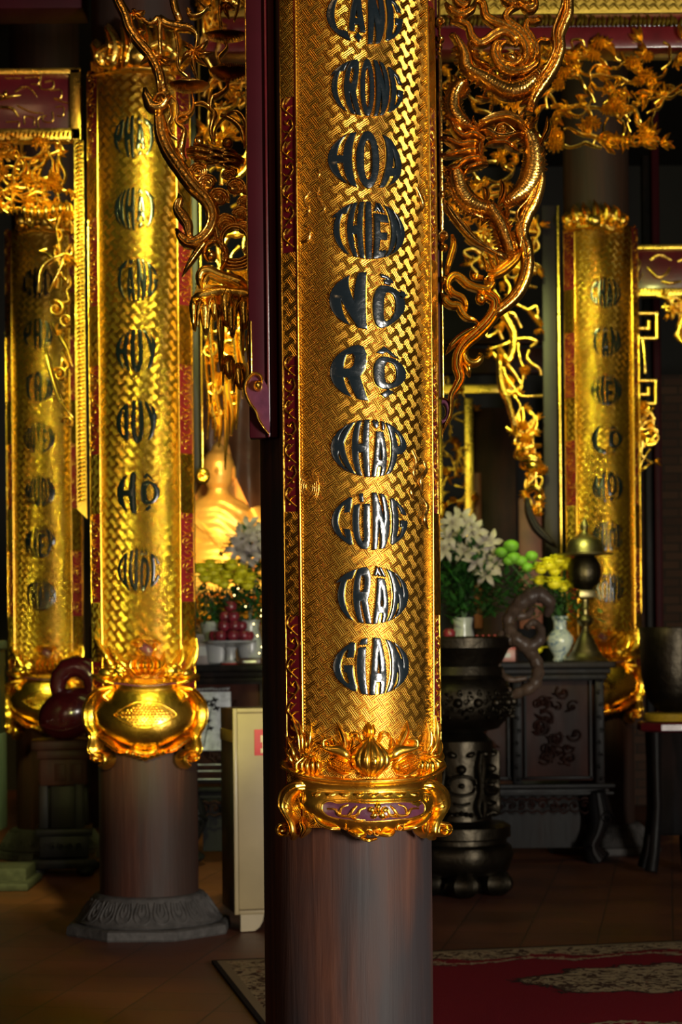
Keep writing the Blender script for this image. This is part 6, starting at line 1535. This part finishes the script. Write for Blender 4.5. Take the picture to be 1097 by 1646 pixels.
for (u, z, w_, h_) in ((.118, .815, .012, .03), (.126, .79, .010, .035), (.118, .765, .014, .02), (.136, .80, .012, .05), (.15, .77, .02, .02), (.15, .82, .02, .014)): cbox(mb, u, u+w_, .002, .0045, z-h_/2, z+h_/2, .0005)
pr = mb.build('printed_flame', plain('print_cream', (.55, .48, .3), .6), None, origin=cp3(.14, .005, .8)); pr.parent = no; pr.location = (0, 0, 0)

# ---- wooden fish drum on its carved stand, left
sx = at(104, 1400, 10.0); SX, SY = sx.x, 10.0
sd = thing('drum_stand', (SX, SY, 0), 'dark carved pedestal stand under the red wooden fish drum', 'pedestal', None, 'thing')
mb = MB()
ztp = at(104, 1188, 10.0).z
mb.box((SX, SY, ztp-.025), (.34, .34, .05), R(8), .008); mb.box((SX, SY, ztp-.075), (.28, .28, .05), R(8), .006); mb.build('stand_top', M_rosewood, sd)
mb = MB(); mb.box((SX, SY, ztp-.17), (.25, .25, .14), R(8), .006)
for i in range(3):
    mb.box((SX-.085+i*.085, SY-.128, ztp-.17), (.06, .012, .09), R(0), .004)
mb.build('drawer_block', M_rosewood, sd)
mb = MB()
for sx_ in (-1, 1):
    for sy_ in (-1, 1): mb.box((SX+sx_*.095, SY+sy_*.095, .37), (.05, .05, .24), R(8), .006)
mb.box((SX, SY, .37), (.14, .14, .24), R(8), .004); mb.build('shaft', M_ebony, sd)
mb = MB(); mb.box((SX, SY, .235), (.30, .30, .04), R(8), .008); mb.box((SX, SY, .16), (.26, .26, .12), R(8), .006); mb.box((SX, SY, .07), (.34, .34, .05), R(8), .008)
f = lambda u, v, h: Vector((SX+u/1000, SY-.135-h, v/1000))
for i in range(5): spiral(mb, f, -90+i*45, 160, 20, 1.2, i, w=8, H=.012, ridges=0)
mb.build('stand_base', M_ebony, sd)
for sx_ in (-1, 1):
    for sy_ in (-1, 1):
        mb = MB(); mb.ball((SX+sx_*.13, SY+sy_*.13, .03), (.05, .05, .028), 14, 8); mb.build('foot', M_ebony, sd)
fz = ztp
wf = thing('wooden_fish_drum', (SX, SY, fz), 'glossy dark red wooden fish drum resting on the carved pedestal', 'wooden fish', None, 'thing')
M_fish = plain('dark_red_gloss', (.045, .004, .006), .22, 0, .5, 8, .001, .3)
def fishfn(a, p):
    return 1+.10*math.cos(a)*math.sin(p)
mb = MB(); mb.ball((SX+.02, SY, fz+.13), (.175, .15, .135), 40, 24, rot=Matrix.Rotation(R(-22), 3, 'Y'), fn=fishfn)
mb.tube([Vector((SX+.02+.10*math.cos(a)+.05, SY, fz+.28+.11*math.sin(a))) for a in [R(-60)+i*R(30) for i in range(10)]], [.05, .055, .058, .06, .062, .06, .056, .05, .045, .04], 18)
mb.build('drum_body', M_fish, wf)
mb = MB(); f = lambda u, v, h: Vector((SX+.02+u/1000, SY-.152+abs(u)/1000*.25+abs(v)/1000*.3-h, fz+.12+v/1000))
strand(mb, f, [(-120, -40, 10), (-60, -62, 14), (0, -68, 14), (70, -50, 12), (120, -10, 8)], H=.012); spiral(mb, f, 40, 20, 26, 1.3, 0, w=9, H=.012); 
for i in range(6): boss(mb, f, -90+i*30, -20+8*math.sin(i), 10, 8, H=.008)
mb.build('carved_mouth', M_fish, wf)
# ---- white cloth-covered table edge and stone kerb at the far left
tb = thing('side_table', at(-20, 1340, 9.4), 'pale green side table cut by the left picture edge', 'table', None, 'thing')
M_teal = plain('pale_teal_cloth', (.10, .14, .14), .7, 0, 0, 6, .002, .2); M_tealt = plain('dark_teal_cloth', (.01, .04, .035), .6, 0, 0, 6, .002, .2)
mb = MB(); pxbox(mb, -185, 1030, -17, 1044, 9.4, .5); mb.build('tabletop', M_teal, tb)
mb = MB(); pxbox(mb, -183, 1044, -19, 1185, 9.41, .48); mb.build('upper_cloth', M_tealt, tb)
mb = MB(); pxbox(mb, -181, 1185, -16, 1345, 9.4, .48); mb.build('lower_cloth', M_teal, tb)
kb = MB(); a_ = at(-60, 1380, 9.55); kb.box((a_.x+.05, 9.55, .05), (.6, .3, .10), 0, .01); kb.box((a_.x+.05, 9.5, .02), (.66, .45, .04), 0, .01)
tag(kb.build('stone_block', M_stone, None, origin=(a_.x, 9.55, 0)), 'grey stone step under the side table at the left edge', 'stone step')

# ---- singing bowl on cushion and stand, right
gx = at(1078, 1400, 9.83); GX, GY = gx.x, 9.83
gz = at(1078, 1160, 9.83).z
gs = thing('bowl_stand', (GX, GY, 0), 'black stand with yellow cushion at the right edge carrying the bronze bowl', 'stand', None, 'thing')
mb = MB(); mb.lathe((GX, GY, 0), [(.15, gz-.05), (.17, gz-.04), (.17, gz-.01), (.16, gz)], 8, a0=R(22.5), a1=R(382.5)); mb.build('stand_top', M_maroon, gs, smooth=False)
mb = MB()
for i in range(4):
    a = R(45+90*i); mb.tube([(GX+math.cos(a)*.12, GY+math.sin(a)*.12, gz-.05), (GX+math.cos(a)*.11, GY+math.sin(a)*.11, .35), (GX+math.cos(a)*.14, GY+math.sin(a)*.14, .12), (GX+math.cos(a)*.17, GY+math.sin(a)*.17, .015)], [.028, .024, .03, .035], 10)
mb.lathe((GX, GY, 0), [(.11, .2), (.12, .22), (.105, .3), (.10, gz-.05)], 8); mb.build('stand_frame', M_ebony, gs)
mb = MB(); mb.lathe((GX, GY, gz), [(.10, 0), (.13, .006), (.138, .025), (.13, .044), (.10, .05), (.02, .05)], 40); mb.build('cushion', plain('yellow_silk', (.36, .22, .01), .5, 0, 0, 30, .002, .2), gs)
sbw = thing('singing_bowl', (GX, GY, gz+.05), 'large dark bronze singing bowl with drip stains on the yellow cushion', 'singing bowl', None, 'thing')
zt2 = at(1078, 1008, 9.83).z-gz-.05
mb = MB(); rbw = (1110-1030)/2*9.83/FPX*1.3
mb.lathe((GX+.02, GY, gz+.05), [(.04, 0), (.075, .008), (.115, .05), (.145, .11), (.160, .19), (.166, .28), (.168, zt2-.06), (.172, zt2-.01), (.168, zt2), (.160, zt2-.004), (.158, .2), (.1, .06), (.02, .03)], 64)
mb.build('bowl_body', M_bronze, sbw)
# far right red pillar strip and dark wall frame
rp_ = thing('wooden_pillar', at(1180, 1300, 12.2), 'slim red lacquered post before the brick wall at the right edge', 'post', None, 'thing')
mb = MB(); a_ = at(1064, 1300, 12.2); mb.box((a_.x, 12.25, 2.4), (.05, .1, 4.8), 0, .01); mb.build('shaft', M_post, rp_)
mb = MB(); mb.box((a_.x-.06, 12.25, 2.2), (.05, .08, 4.4), 0, .01); mb.build('inner_post', M_ebony, rp_)
